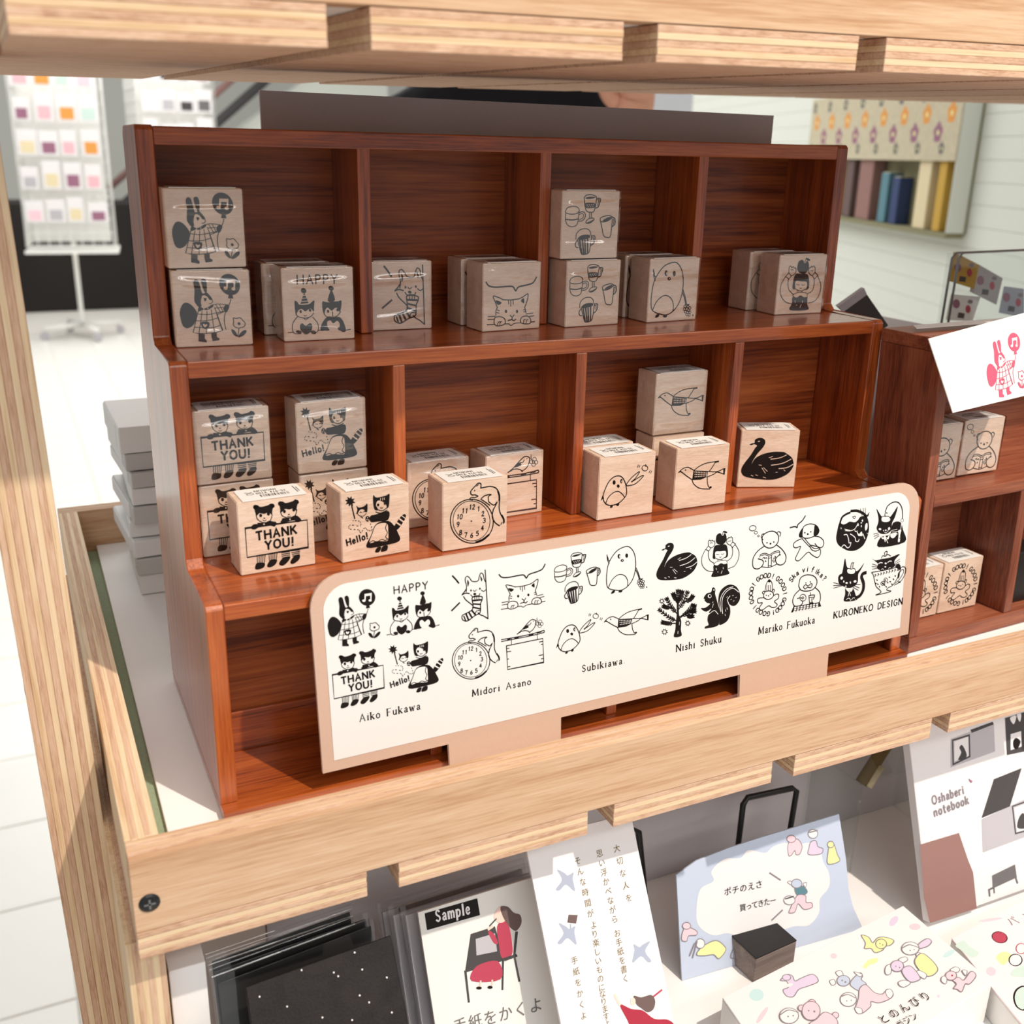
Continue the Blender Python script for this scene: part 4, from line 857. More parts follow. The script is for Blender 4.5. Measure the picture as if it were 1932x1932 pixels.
motif('squirrel with a big curled tail', CD, """
fk 835,1012 850,960 875,953 892,985 887,1030 905,1100 927,1180 950,1250 962,1310 942,1400 930,1442 880,1467 800,1482 753,1487 760,1460 802,1440 788,1380 798,1315 830,1285 805,1280 840,1228 780,1266 738,1257 703,1222 762,1215 822,1165 780,1152 745,1112 743,1080 780,1030
ew 816,1065 24,26;ek 820,1063 15,18;ew 872,985 7,12;lw7 828,1282 880,1253 925,1300;Lw5 865,1165 850,1215;ew 745,1108 7,7;Lw5 850,1150 862,1140
fk 928,1130 945,1020 1000,950 1080,914 1160,940 1206,1020 1207,1110 1160,1180 1110,1191 1062,1165 1082,1220 1082,1300 1050,1380 990,1426 940,1432 962,1300 940,1200
lw8 962,1265 950,1150 975,1050 1040,972 1120,943;lw8 985,1292 975,1180 987,1080 1040,1002 1120,962 1192,1012;lw8 1066,1172 1048,1112 1080,1062;Lw5 1090,1110 1100,1105;Lw5 1120,1130 1135,1125;Lw5 1150,1085 1165,1080;Lw5 1110,1060 1125,1055;Lw5 1020,1240 1025,1265;Lw5 1040,1215 1045,1240;Lw5 1015,1300 1020,1320;Lw5 1035,1080 1045,1070""")
motif('bear reading a book with thought bubbles', CE, """
ok9 212,332 46,36 -12;ok8 253,392 21,20;ok7 288,436 13,12
ck10 460,372 520,386 560,440 552,520 500,582 430,600 370,570 340,510 345,440 390,396;lk9 350,490 328,450 340,415 380,405;lk9 538,400 560,378 588,396 578,442;ek 405,529 10,10;ek 496,518 10,10;ek 452,540 13,14
lk10 365,575 280,640 225,720 210,800 225,866 280,881 330,852 356,800 340,762 285,745;lk10 530,555 600,610 650,680 661,740 640,802 590,829 540,812 520,752 560,702 588,690
lk8 308,722 320,686 380,670 440,686 500,650 565,638 577,665 570,692;lk7 322,702 380,690 440,706 500,670 572,655;lk8 330,852 430,861 532,820;Lk8 425,715 420,857;Lk8 466,702 462,850;Lk7 428,738 464,728;Lk7 424,842 462,832;lk8 345,740 365,725 375,742 395,728 405,742;Fk 372,785 385,762 400,785;lk7 490,735 505,742 515,708 522,735 500,790 480,765 495,760""")
motif('small dog carrying a shoulder bag', CE, """
lk12 715,325 780,310 812,322 820,285 880,230 922,165
ck9 880,400 900,312 980,274 1060,290 1100,340 1090,402 1040,440 960,466 890,456;fk 902,313 860,360 835,420 842,452 880,456 880,380;fk 1050,293 1086,310 1112,355 1102,400 1072,432 1035,426 1040,350;ek 915,393 10,10;ek 995,381 10,10;ek 955,411 13,13
lk9 885,470 810,500 765,540 765,582 800,597 856,578 830,650 795,722 795,762 832,771 880,730 960,655 1012,692 1080,727 1122,690 1127,632 1112,602;lk9 1050,440 1112,450 1160,490 1173,540 1150,586 1100,592 1052,540
Lk8 880,475 930,532 988,592;Lk8 912,468 960,530 1002,572;ck9 985,565 1040,570 1112,592 1106,622 1060,641 1008,622;lk8 1000,578 1050,607 1100,600""")
motif('pencil-hatted bear ringed by the word GOOD', CE, """
fk 412,1048 435,1020 458,1043 440,1064;lk8 390,1100 412,1048;lk8 458,1043 476,1090 476,1172;lk8 390,1100 378,1182;Lk6 405,1105 400,1180;Lk6 425,1102 422,1178;Lk6 450,1100 450,1175
ck9 360,1230 380,1192 430,1178 480,1196 493,1240 460,1281 410,1293 365,1270;lk8 362,1225 342,1205 355,1182 378,1188;lk8 478,1180 492,1155 505,1172 496,1195;ek 395,1238 8,8;ek 450,1222 8,8;ek 425,1245 9,9
lk9 365,1270 300,1276 276,1300 287,1341 342,1340 303,1400 310,1432 350,1432 425,1380 470,1401 520,1396 541,1360 505,1320 556,1280 562,1230 530,1221 492,1245""",
      lambda a: a.arc('GOOD! GOOD! GOOD! GOOD! GOOD!', 418, 1228, 206, 230, -37, 13.35, 52, 12))
motif('person-like bear with a drink under the words Ska vi fika', CE, """
ck10 835,1090 860,1002 940,962 1030,975 1076,1030 1070,1100 1020,1162 940,1181 870,1171 840,1132;ek 930,1070 8,10;ek 990,1057 8,10;ck9 898,1122 930,1094 958,1112 1000,1079 1016,1100 995,1136 955,1130 920,1152;ek 920,1122 4,4;ek 935,1132 4,4;ek 985,1110 4,4;ek 1000,1105 4,4
lk10 850,1160 780,1230 752,1310 770,1376 830,1387 880,1352 886,1310;lk10 1050,1130 1112,1190 1126,1270 1110,1332 1060,1357 1015,1332 1012,1282;ok9 890,1270 42,46;ok8 888,1272 14,15;lk9 815,1282 850,1272 880,1275;lk9 970,1242 1046,1235 1030,1290;lk9 970,1245 980,1347;lk8 970,1270 1035,1262;lk8 990,1200 993,1245;ek 1000,1345 25,14
Fk 762,1386 1116,1330 1137,1386 728,1472""", lambda a: (a.arc('Ska vi fika?', 958, 1200, 245, 285, -57, 11.5, 60, 12), [a.draw(f"Fw {775+i*42-j*10+(8 if j else 0)},{1396-i*6.6+j*26:.0f} {803+i*42-j*10+(8 if j else 0)},{1391-i*6.6+j*26:.0f} {799+i*42-j*10+(8 if j else 0)},{1410-i*6.6+j*26:.0f} {769+i*42-j*10+(8 if j else 0)},{1415-i*6.6+j*26:.0f}") for i in range(8) for j in range(3) if 735 < 775+i*42-j*10 < 1105]))
motif('black cat curled up in a ball', CF_, """
fk 212,560 260,575 300,562 340,540 400,548 440,520 470,480 540,480 566,540 572,640 547,740 500,830 420,886 340,897 270,872 200,822 174,750 185,660;lk18 218,570 245,490 300,448 340,432;lk22 355,412 430,410 500,440 545,482;Fk 540,470 580,422 565,475
Lk5 490,475 468,385;Lk5 510,475 502,378;Lk5 530,475 528,376;ck6 375,482 408,478 395,505
lw9 268,702 305,700 325,760 330,800 352,795 340,840 310,858 270,822 240,852;lw9 345,690 380,712 405,740 410,775 440,782 452,755;lw8 290,642 340,652 400,628 440,560;ew 440,582 8,14 20;ew 478,555 9,8;ew 492,528 9,14;ew 478,595 6,14;fw 530,570 552,560 552,620 530,650 522,610;fw 420,650 450,690 480,660 495,710 470,715 440,710;lw8 500,690 520,750;Lw5 275,630 340,645;Lw5 280,650 335,655;lw7 400,640 405,660 430,655;Lw4 225,620 240,620;Lw4 232,610 232,632;Lw5 545,680 570,690""")
motif('black cat fishing with an apple on its head', CF_, """
fk 715,732 830,692 862,560 950,545 986,640 1006,790 690,851;fk 664,384 720,470 760,490 820,490 870,430 923,354 890,480 852,560 846,640 800,682 740,692 690,671 664,620 685,550 685,480
ew 775,512 57,38;ck6 720,505 735,480 770,476 810,478 832,505 825,535 780,550 730,540;lk7 772,480 765,452 780,432 795,440;lk9 770,425 800,350 870,304 930,310 970,370 981,450 980,512;ew 975,525 14,18;ok5 975,525 16,20
ew 705,632 16,13 20;ew 815,625 13,19 15;ew 775,645 11,9;ew 748,650 5,9;ew 800,655 5,8;lw5 760,668 775,676 790,668;fw 718,702 742,735 760,705 790,735 822,690 812,745 790,755 780,735 768,790 752,752 728,748;Lw7 778,750 800,800;fw 832,690 900,672 905,700 870,740 838,732;fw 925,650 962,640 950,700 945,780 922,782 930,700;lw8 968,540 955,640
Lk5 628,692 684,678;Lk5 634,718 688,696;Lk5 640,747 692,712;Lw5 846,648 912,632;Lw5 852,665 925,660;Lw5 850,685 920,690;ek 940,740 6,5""")
motif('sitting black cat with a raised tail', CF_, """
fk 248,1158 280,988 302,1082 335,1112 430,1140 512,1044 470,1132 442,1180 437,1270 400,1322 330,1347 260,1327 208,1290 198,1220 220,1180;ew 355,1142 54,38;ck6 303,1135 320,1108 355,1118 390,1108 408,1138 395,1170 355,1180 315,1168;lk7 352,1115 350,1090 362,1045;lk7 375,1100 378,1060 385,1040 360,1045
ew 240,1226 15,19 20;ew 402,1266 18,15 -20;ew 266,1268 8,14;ew 300,1285 15,12;ew 345,1280 8,15;ew 290,1325 11,7
fk 286,1348 330,1400 376,1350 412,1440 422,1492 272,1507 283,1420;fw 292,1350 312,1385 330,1358 350,1395 372,1352;lw7 318,1445 332,1400 346,1440;lw6 296,1488 318,1470 340,1478 345,1502;lw6 358,1490 380,1465 402,1472 410,1492
lk28 408,1465 460,1440 500,1370 505,1290 482,1215 495,1175 532,1160;Lk5 140,1280 236,1306;Lk5 138,1316 240,1312;Lk5 140,1347 242,1320;Lk5 400,1302 466,1305;Lk5 400,1322 455,1346;Lk5 378,1337 442,1373""")
def _leafcup(a):
    for i in range(9):
        x, y = 648+i*34, 1200-i*9; a.draw(f"ek {x},{y} 13,5 -50;ek {x+4},{y-16} 13,5 40")
    for x, y in ((670, 1250), (655, 1290), (680, 1300), (740, 1290), (770, 1250), (760, 1310), (820, 1215), (830, 1270), (870, 1240), (850, 1300), (700, 1330), (780, 1330), (890, 1200), (800, 1280)): a.draw(f"ek {x},{y} 12,7 {x%90}")
    a.draw("ok6 740,1290 24,24;ok6 775,1248 22,24;lk6 725,1275 745,1300 765,1290")
motif('black cat peeping out of a patterned teacup', CF_, """
fk 608,990 650,1010 720,996 830,976 947,932 890,1002 880,1040 887,1080 830,1112 760,1122 700,1127 668,1100 680,1060 670,1040;lw9 688,1052 712,1038 735,1042;lw9 800,1036 822,1020 845,1022;ew 775,1048 13,11;ew 770,1090 11,8
lk7 725,985 738,955 772,962 800,940 836,958;lk7 768,955 762,915 792,903 785,952;ek 735,1122 31,16 -10;ek 822,1107 26,17 -10;lw5 720,1125 735,1112 750,1122;lw5 810,1110 822,1098 835,1106
fk 888,1082 930,1054 956,1080 948,1124 925,1105;lk7 603,1157 640,1150 750,1132 880,1102 950,1100;lk7 603,1160 625,1190 640,1260 660,1330 702,1370 716,1400 655,1432 834,1390 790,1372 800,1346 860,1312 920,1220 957,1110;lk7 930,1132 980,1088 1018,1108 1012,1170 960,1262 880,1312;lk6 950,1152 975,1120 992,1130 986,1170 940,1242 890,1290;fk 925,1170 945,1150 940,1210 922,1230;ek 940,1275 16,9 20
Lk5 612,1055 668,1072;Lk5 608,1085 668,1090;Lk5 612,1118 670,1106;Lk5 888,1035 945,995;Lk5 890,1052 948,1022;Lk5 888,1065 940,1050""", _leafcup)

sign = empty('display_sign', SL.P); tag(sign, 'beige board sign with a white printed sheet of stamp pictures leaning on the cabinet', 'sign')
setmat(sign, SL.mat())
def uvp(px, py): return SL.uv(px, py)
bl, br = uvp(613, 1459), uvp(1717, 1196)
tl_v = uvp(648, 1083).y; tr_v = uvp(1646, 920).y; topv = (tl_v+tr_v)/2
u0_, u1_ = uvp(581, 1143).x, uvp(1732, 945).x
v0_ = (bl.y+br.y)/2; u0_ = (u0_+bl.x)/2; u1_ = (u1_+br.x)/2
r_ = .0165
def rounded(u0, u1, v0, v1, r, n=8):
    P = [(u0, v0)]
    P.append((u1, v0))
    P += [(u1-r+r*math.cos(a), v1-r+r*math.sin(a)) for a in (k*math.pi/2/n for k in range(n+1))]
    P += [(u0+r-r*math.sin(a), v1-r+r*math.cos(a)) for a in (k*math.pi/2/n for k in range(n+1))]
    return P
f1, f2, f3, f4 = (uvp(847, 1402).x, uvp(1058, 1350).x, uvp(1397, 1271).x, uvp(1563, 1231).x)
vb = -SL.P.z/SL.v.z+.0006
P = rounded(u0_, u1_, v0_, topv, r_)
P = [P[0], (f1, v0_), (f1, vb), (f2, vb), (f2, v0_), (f3, v0_), (f3, vb), (f4, vb), (f4, v0_)] + P[1:]
brd = slab('board', SL, P, .0022, 'kraft', sign, .0002)
s0, s1 = uvp(640, 1433), uvp(1693, 1185)
ptl, ptr = uvp(600, 1165).x, uvp(1720, 960).x
pu0, pu1 = (s0.x+ptl)/2, (s1.x+ptr)/2
pv0 = (s0.y+s1.y)/2; pv1 = topv-.0053
sheet = slab('paper_sheet', SL, rounded(pu0, pu1, pv0, pv1, .013), .0002, 'paper', sign, 0, back=-.00025)
for n, a in MOT.items():
    o = print_on('picture', a, SL, sheet, .00030); o['label'] = n + ', printed in black'
for t, cr, x0, y0, x1, y1, h in (('Aiko Fukawa', CA, 562, 1712, 1205, 1577, 80), ('Midori Asano', CB, 395, 1825, 1100, 1680, 76), ('Subikiawa.', CC, 470, 1845, 1025, 1732, 80), ('Nishi Shuku', CD, 385, 1790, 965, 1662, 80), ('Mariko Fukuoka', CE, 293, 1765, 1045, 1612, 80), ('KURONEKO DESIGN', CF_, 145, 1715, 975, 1542, 62)):
    a = Art(SL, cr); a.text(t, x0, y0, x1, y1, h, 9.5, 'k', True)
    print_on('caption', a, SL, sheet, .00030)

# ================================================================== rubber stamps
SW, SD = .0385, .0200
_blk = None
def _mesh_once(key, fn, _c={}):
    if key not in _c: _c[key] = fn()
    return _c[key]
def block_mesh():
    bm = bmesh.new(); bm_box(bm, (-SW/2, -SD/2, 0), (SW/2, SD/2, SW)); bmesh.ops.bevel(bm, geom=bm.edges[:], offset=.0004, segments=2, affect='EDGES')
    me = bpy.data.meshes.new('wood_block'); bm.to_mesh(me); bm.free(); me.materials.append(M['stamp_wood']); return me
def wrap_mesh(seed):
    """clear film drawn round the block: its front hangs in shallow folds"""
    rnd = random.Random(seed); g = .0005; h, d = SW+g, SD/2+g
    folds = [(SW*rnd.uniform(.72, .9), rnd.uniform(.0009, .0013), .0024, rnd.uniform(-.002, .002)), (SW*rnd.uniform(.12, .3), rnd.uniform(.0006, .0010), .0022, rnd.uniform(-.003, .003)), (SW*rnd.uniform(.4, .65), .0003, .0035, rnd.uniform(-.006, .006))]
    prof = []
    for i in range(49):
        z = .0002+(h-.0014)*i/48; prof.append((z, None))
    bm = bmesh.new(); cols = []; nx = 14
    for c in range(nx+1):
        t = c/nx-.5; x = t*(SW+2*g); ring = []
        for z, _ in prof:
            y = -d
            for fz, fa, fw, tilt in folds: y -= fa*math.exp(-((z-fz-tilt*t*2)/fw)**2)*(1-abs(2*t)**6)
            ring.append((x, y, z))
        for k in range(1, 6):
            a_ = k*math.pi/2/5; ring.append((x, -d+.0012-.0012*math.cos(a_), h-.0012+.0012*math.sin(a_)))
        ring += [(x, d-.001, h), (x, d, h-.001), (x, d, .0002)]
        cols.append([bm.verts.new(p) for p in ring])
    for A, B in zip(cols, cols[1:]):
        for i in range(len(A)-1): bm.faces.new((A[i], B[i], B[i+1], A[i+1]))
    bm.faces.new(cols[0]); bm.faces.new(cols[-1][::-1])
    bmesh.ops.recalc_face_normals(bm, faces=bm.faces)
    me = bpy.data.meshes.new('clear_wrap'); bm.to_mesh(me); bm.free(); me.materials.append(M['film'])
    for p in me.polygons: p.use_smooth = len(p.vertices) == 4
    return me
def sticker_mesh():
    bm = bmesh.new(); w, d, r = SW-.006, SD-.0015, .002
    P = rounded(-w/2, w/2, -d/2, d/2, r, 4)
    va = [bm.verts.new((x, y, .0004)) for x, y in P]; vb_ = [bm.verts.new((x, y, 0)) for x, y in P]
    bm.faces.new(va); bm.faces.new(vb_[::-1])
    for i in range(len(P)): bm.faces.new((va[i], va[i-1], vb_[i-1], vb_[i]))
    bmesh.ops.recalc_face_normals(bm, faces=bm.faces)
    me = bpy.data.meshes.new('price_sticker'); bm.to_mesh(me); bm.free(); me.materials.append(M['sticker']); return me
def barcode_mesh():
    a = Art(None, (0, 0, .001)); rnd = random.Random(4); x = -8.5
    while x < 6.5:
        w = rnd.choice((.25, .4, .7)); a.draw(f"Fk {x},-6.2 {x+w},-6.2 {x+w},-2.6 {x},-2.6"); x += w+rnd.choice((.3, .5, .8))
    a.text('25-974 ¥700', -8, 1.2, 7, 1.2, 2.3, .3).text('INORUN', -4, 5.0, 7, 5.0, 2.4, .32)
    a.draw("ok.4 10,0 1.8,1.2;lk.4 8.5,3 10,2 12,3.2;lk.35 -13,-5 -13,5;lk.3 -14.2,-4 -14.2,3")
    me, _ = a.mesh('barcode', False); return me
# place of the front lower-left corner, yaw; picture; label; wrapped
GR = 'rubber stamps in the cabinets'
def stamp(bl, yaw, z, pic, label, wrapped, sticker=True, w=SW, scl=1.36, off=(0, 0), depth=SD, parent_z=0):
    y = math.radians(yaw); c = Vector((bl[0], bl[1], 0)) + Vector((math.cos(y), math.sin(y), 0))*(w/2) + Vector((-math.sin(y), math.cos(y), 0))*(depth/2)
    e = empty('rubber_stamp', (c.x, c.y, z), (0, 0, y)); tag(e, label, 'stamp', GR)
    b = bpy.data.objects.new('wood_block', _mesh_once('blk', block_mesh)); COL.objects.link(b); b.parent = e; b.scale = (w/SW, depth/SD, 1)
    if pic:
        a = MOT[pic]; me, _ = _mesh_once('m'+pic, lambda: a.mesh('stamp_picture'))
        o = bpy.data.objects.new('stamp_picture', me); COL.objects.link(o); o.parent = e
        if 'GROUND' in a.mats:
            i = a.mats.index('GROUND'); o.material_slots[i].link = 'OBJECT'; o.material_slots[i].material = M['stamp_wood']
        x0, y0, x1, y1 = a.bbox(); k = min(scl, (w-.004)/(x1-x0), (SW-.004)/(y1-y0))
        o.matrix_basis = Matrix.Translation((off[0], -depth/2-.00008, SW/2+off[1])) @ Matrix(((1,0,0,0),(0,0,-1,0),(0,1,0,0),(0,0,0,1))) @ Matrix.Diagonal((k, k, 1, 1))
    if sticker:
        s = bpy.data.objects.new('price_sticker', _mesh_once('stk', sticker_mesh)); COL.objects.link(s); s.parent = e; s.location = (0, -.0008, SW+.0001); s.scale = (w/SW, 1, 1)
        q = bpy.data.objects.new('barcode', _mesh_once('bar', barcode_mesh)); COL.objects.link(q); q.parent = s; q.location = (0, 0, .00045); q.rotation_euler = (0, 0, math.pi)
    if wrapped:
        f = bpy.data.objects.new('clear_wrap', _mesh_once('wrap%d' % (len(bpy.data.objects) % 5), lambda: wrap_mesh(len(bpy.data.objects)))); COL.objects.link(f); f.parent = e; f.scale = (w/SW, depth/SD, 1)
    return e
RB, HP, TH, HE = 'rabbit holding a balloon beside a flower', 'two cats in party hats under the word HAPPY', 'two bears behind a THANK YOU board', 'maid-dressed cat with a striped tail saying Hello'
FX, CP, CK, BB = 'fox biting a striped sock beside a wall', 'striped cat peeping over a fence under a bracket', 'squirrel stretched over a round clock face', 'small bird with a flower on a hanging board'
CU_, EB, RBD, FB = 'four cups and mugs', 'tall egg-shaped bird holding a bunch of grapes', 'round bird throwing up a small fruit', 'flying bird with a spotted body'
SWN, GIRL, BR_, GD = 'black swan', 'girl balancing an apple on her head', 'bear reading a book with thought bubbles', 'pencil-hatted bear ringed by the word GOOD'
h2, h1 = Z2+.0001, Z1+.0001
UPZ = SW+.0012
stamp((.0096, .0925), -3.5, h2, RB, 'wooden stamp with rabbit and balloon, lower of the stacked pair', True)
stamp((.0090, .0925), 0, h2+UPZ, RB, 'wooden stamp with rabbit and balloon, upper of the stacked pair', True)
stamp((.0654, .0930), -1.7, h2, HP, 'wooden stamp with the word HAPPY over two party-hat cats', True)
stamp((.0605, .1180), -1.5, h2, HP, 'plain-sided wooden stamp hidden behind the HAPPY cats stamp', True)
stamp((.1196, .1135), -2.0, h2, FX, 'wooden stamp with fox biting a striped sock', True, w=.0375, off=(.0015, 0))
stamp((.1796, .0900), 4.5, h2, CP, 'wooden stamp with striped cat peeping over a fence', True, off=(-.0005, -.003))
stamp((.1772, .1160), 2, h2, CP, 'plain-sided wooden stamp standing behind the peeping cat stamp', True)
stamp((.2334, .0900), 4.0, h2, CU_, 'wooden stamp with four cups, lower of the stacked pair', True)
stamp((.2300, .0925), 0, h2+UPZ, CU_, 'wooden stamp with four cups, upper of the stacked pair', True)
stamp((.2915, .0910), 4.0, h2, EB, 'wooden stamp with tall egg-shaped bird and grapes', True)
stamp((.2885, .1150), 2, h2, EB, 'plain-sided wooden stamp standing behind the egg-shaped bird stamp', True)
stamp((.3928, .0938), -1.5, h2, GIRL, 'wooden stamp with girl holding her arms up round an apple', True)
stamp((.3880, .1185), 0, h2, GIRL, 'plain-sided wooden stamp standing behind the girl stamp', True)
stamp((.0110, .0650), 2.0, h1, TH, 'wooden THANK YOU bears stamp at the bottom of the stack, mostly covered', True, False)
stamp((.0104, .0640), 2.0, h1+UPZ, TH, 'shrink-wrapped THANK YOU bears stamp lying on top of another', True)
stamp((.0235, .0325), 2.8, h1, TH, 'sunlit THANK YOU bears stamp standing alone in front', False)
stamp((.0633, .0655), 3.0, h1, HE, 'wooden Hello cat stamp underneath its twin, mostly covered', True, False)
stamp((.0628, .0650), 3.0, h1+UPZ, HE, 'shrink-wrapped Hello cat stamp on top of its twin', True)
stamp((.0750, .0298), 5.5, h1, HE, 'sunlit Hello cat stamp standing alone in front', False)
stamp((.1291, .0255), 1.7, h1, CK, 'sunlit stamp with squirrel on a clock face', False, off=(.0015, 0))
stamp((.1246, .0672), 3.5, h1, CK, 'shaded stamp with squirrel clock, half hidden by its twin', True)
stamp((.1712, .0640), 3.5, h1, BB, 'wooden stamp with small bird above a hanging board', True)
stamp((.2318, .0387), .5, h1, RBD, 'wooden stamp with round bird tossing a fruit, in front', False)
stamp((.2310, .0620), 2, h1, RBD, 'second round bird stamp of which only the labelled top shows', False)
stamp((.2846, .0384), -.5, h1, FB, 'sunlit stamp with spotted flying bird, in front', False)
stamp((.2857, .0660), 1, h1, FB, 'lower spotted flying bird stamp under the wrapped one', False, False)
stamp((.2852, .0665), 1, h1+UPZ, FB, 'shrink-wrapped spotted flying bird stamp on top of another', True)
stamp((.3500, .0622), -21, h1, SWN, 'wooden stamp with black swan turned at an angle', False)

# ================================================================== second, smaller crate on the right
CY = math.radians(2.6)
crate = empty('stamp_crate', (.4590, .0010, 0), (0, 0, CY)); tag(crate, 'dull brown two-row wooden crate with compartments right of the cabinet', 'cabinet')
CW, CD_, CH, CT = .40, .050, .2145, .0085
def shear(o, k=.05):
    """the crate is racked: it leans to the left as it rises"""
    for v in o.data.vertices: v.co.x -= k*(v.co.z+o.location.z)
for a, b in ((0, CT), (CW-CT, CW)): shear(box('side_panel', (a, 0, .0115), (b, CD_, CH-CT), 'crate_z', crate, .0007))
shear(box('base_board', (0, -.0005, .0002), (CW, CD_, .0115), 'crate_x', crate, .0007))
shear(box('shelf_board', (CT, 0, .1045), (CW-CT, CD_-.003, .113), 'crate_x', crate, .0007))
shear(box('top_board', (0, -.0005, CH-CT), (CW, CD_, CH), 'crate_x', crate, .0007))
shear(box('back_board', (CT, CD_-.003, .0115), (CW-CT, CD_, CH-CT), 'crate_x', crate, .0003))
for x0 in (.0955, .192, .29):
    shear(box('divider', (x0, .0005, .0115), (x0+.0085, CD_-.003, .1045), 'crate_z', crate, .0006))
for x0 in (.192,):
    shear(box('divider', (x0, .0005, .113), (x0+.0085, CD_-.003, CH-CT), 'crate_z', crate, .0006))
stamp((.5062, .0245), 1, .1145, BR_, 'crate stamp with bear reading a book, fully in view', True)
stamp((.4645, .0225), 1, .1142, BR_, 'crate stamp with reading bear, half hidden by the crate post', True)
stamp((.5065, .0225), 1, .0125, GD, 'sunlit crate stamp with GOOD bear, fully in view', False)
stamp((.4668, .0215), 1.2, .0125, GD, 'sunlit crate stamp with GOOD bear, cut off by the sign edge', False)
ob = box('dark_case', (.5685, .016, .0125), (.60, .042, .052), 'black', None, .001); tag(ob, 'dark small case in the crate compartment beside the GOOD stamps', 'case')
# white card with a pink print hanging over the crate front
cp = Plane(at(1756, 640, 'z', .2165)+Vector((-.004, -.010, .0)), yaw=3, lean=14)
q0, q1, q2 = cp.uv(1752, 639), cp.uv(1798, 779), cp.uv(1932, 747)
card = slab('sample_print', cp, [q1, q1+(q2-q1)*1.25, q0+(cp.uv(1815, 622)-q0)*4.3, q0], .0006, 'paper'); tag(card, 'white card with a pink rabbit print leaning over the crate top', 'card')
a = MOT[RB]; me, _ = a.mesh('pink_rabbit_print')
for i, n in enumerate(a.mats): me.materials[i] = M['ink_pink'] if n == 'ink' else M['paper']
pk = bpy.data.objects.new('pink_rabbit_print', me); COL.objects.link(pk); pk.parent = card
c0, c1 = cp.uv(1858, 716), cp.uv(1938, 680); pc = cp.uv(1897, 690)
kk = abs(cp.uv(1931, 690).x-cp.uv(1858, 690).x)/(a.bbox()[2]-a.bbox()[0])
setmat(pk, cp.mat() @ Matrix.Translation((pc.x, pc.y, .00006)) @ Matrix.Rotation(.1, 4, 'Z') @ Matrix.Diagonal((kk, kk, 1, 1)))
lead = slab('paper_strip', Plane((.45, .030, .2168), lean=86), [(.005, 0), (.13, .004), (.13, .014), (.01, .008)], .0004, 'paper'); tag(lead, 'thin white strip of paper lying on the crate top', 'paper')

# acrylic case with sticker sheets behind the crate, and a dark picture tile
AX = at(1765, 610, 'y', .20); AY = .20
ac = empty('acrylic_stand', (at(1772, 600, 'y', AY).x, AY, 0)); tag(ac, 'clear acrylic case holding sticker sheets behind the brown crate', 'stand')
zt_ = at(1780, 478, 'y', AY).z; xl = 0
box('clear_panel', (0, 0, 0.0002), (.30, .002, zt_), 'acrylic', ac, .0003)
for x in (0, .008):
    tube('edge_rod', [(x, -.0004, .001), (x+.004, -.0004, zt_-.004), (x+.008, -.0004, zt_), (.30, -.0004, zt_+.004)], .0011, 'steel', ac, 6)
for k, (pp, col, lab) in enumerate(((((1800, 475), (1848, 500), (1838, 545), (1790, 530)), 'c_ochre', 'ochre'), (((1845, 498), (1892, 525), (1880, 575), (1830, 550)), 'c_lgrey', 'pale grey'), (((1795, 555), (1850, 560), (1835, 606), (1785, 604)), 'c_white', 'white'), (((1895, 540), (1932, 545), (1932, 600), (1885, 590)), 'c_blue', 'grey-blue'))):
    sp_ = Plane((.5, .212+.006*k, 0)); P = [sp_.uv(*q) for q in pp]
    s = slab('sticker_sheet', sp_, [P[3], P[2], P[1], P[0]], .0006, col); tag(s, f'{lab} sticker sheet standing inside the clear acrylic case', 'sticker sheet', 'sticker sheets in the acrylic case')
    a = Art(sp_, (0, 0, 1)); x, y = sum(q[0] for q in pp)/4, sum(q[1] for q in pp)/4
    a.draw(f"eM {x-12},{y-8} 7,9;er {x+10},{y+2} 5,8;Fd {x-8},{y+8} {x+4},{y+10} {x+2},{y+20} {x-10},{y+18};en {x+14},{y-12} 5,4"); print_on('printed_motif', a, sp_, s, .0001)
tp = Plane((.5, .18, 0), yaw=-20); P = [tp.uv(*q) for q in ((1592, 588), (1636, 556), (1676, 614), (1640, 640))]
tl_ = slab('picture_tile', tp, [P[3], P[2], P[1], P[0]], .004, 'c_dgrey'); tag(tl_, 'dark framed picture tile tilted behind the mahogany cabinet', 'picture')
slab('tile_edge', tp, [P[0], P[1], P[1]+Vector((-.003, .005)), P[0]+Vector((-.005, .004))], .006, 'c_lgrey', tl_)
rb_ = box('riser_box', (.44, .19, .0002), (.66, .30, at(1640, 630, 'y', .19).z), 'c_lgrey', None, .001); tag(rb_, 'grey riser box standing behind the crate and cabinet', 'box')
rb_.hide_render = False

plain('pack_grey', '#c4c2be', .5, .3)
# stack of wrapped paper packs left of the cabinet
zz = .0003
for k in range(9):
    h = (.0165, .0135, .0140, .0125, .014, .0135, .012, .0135, .020)[k]; dx, dy = random.uniform(-.003, .003), random.uniform(-.006, .004)
    if k == 8: dx, dy = -.004, .0
    e = empty('paper_pack', (.045+dx, .345+dy, zz), (0, 0, random.uniform(-.06, .06)))
    tag(e, ('bottom grey paper pack of the stack beside the cabinet', 'paper pack lying second from the bottom of the stack', 'third paper pack up in the stack on the white board', 'fourth paper pack up in the stack on the white board', 'middle paper pack of the nine stacked beside the cabinet', 'paper pack just above the middle of the stack', 'paper pack third from the top of the stack', 'paper pack directly under the pale topmost pack')[k] if k < 8 else 'pale topmost paper pack of the stack beside the cabinet', 'pack', 'paper packs stacked beside the cabinet')
    box('pack_body', (-.048, -.046, 0), (.048, .046, h-.0008), 'paper' if k in (0, 2, 3, 5, 8) else 'pack_grey', e, .001)
    box('band', (-.0486, -.030, .001), (.0486, .046, h-.002), 'paper', e, .0008)
    zz += h

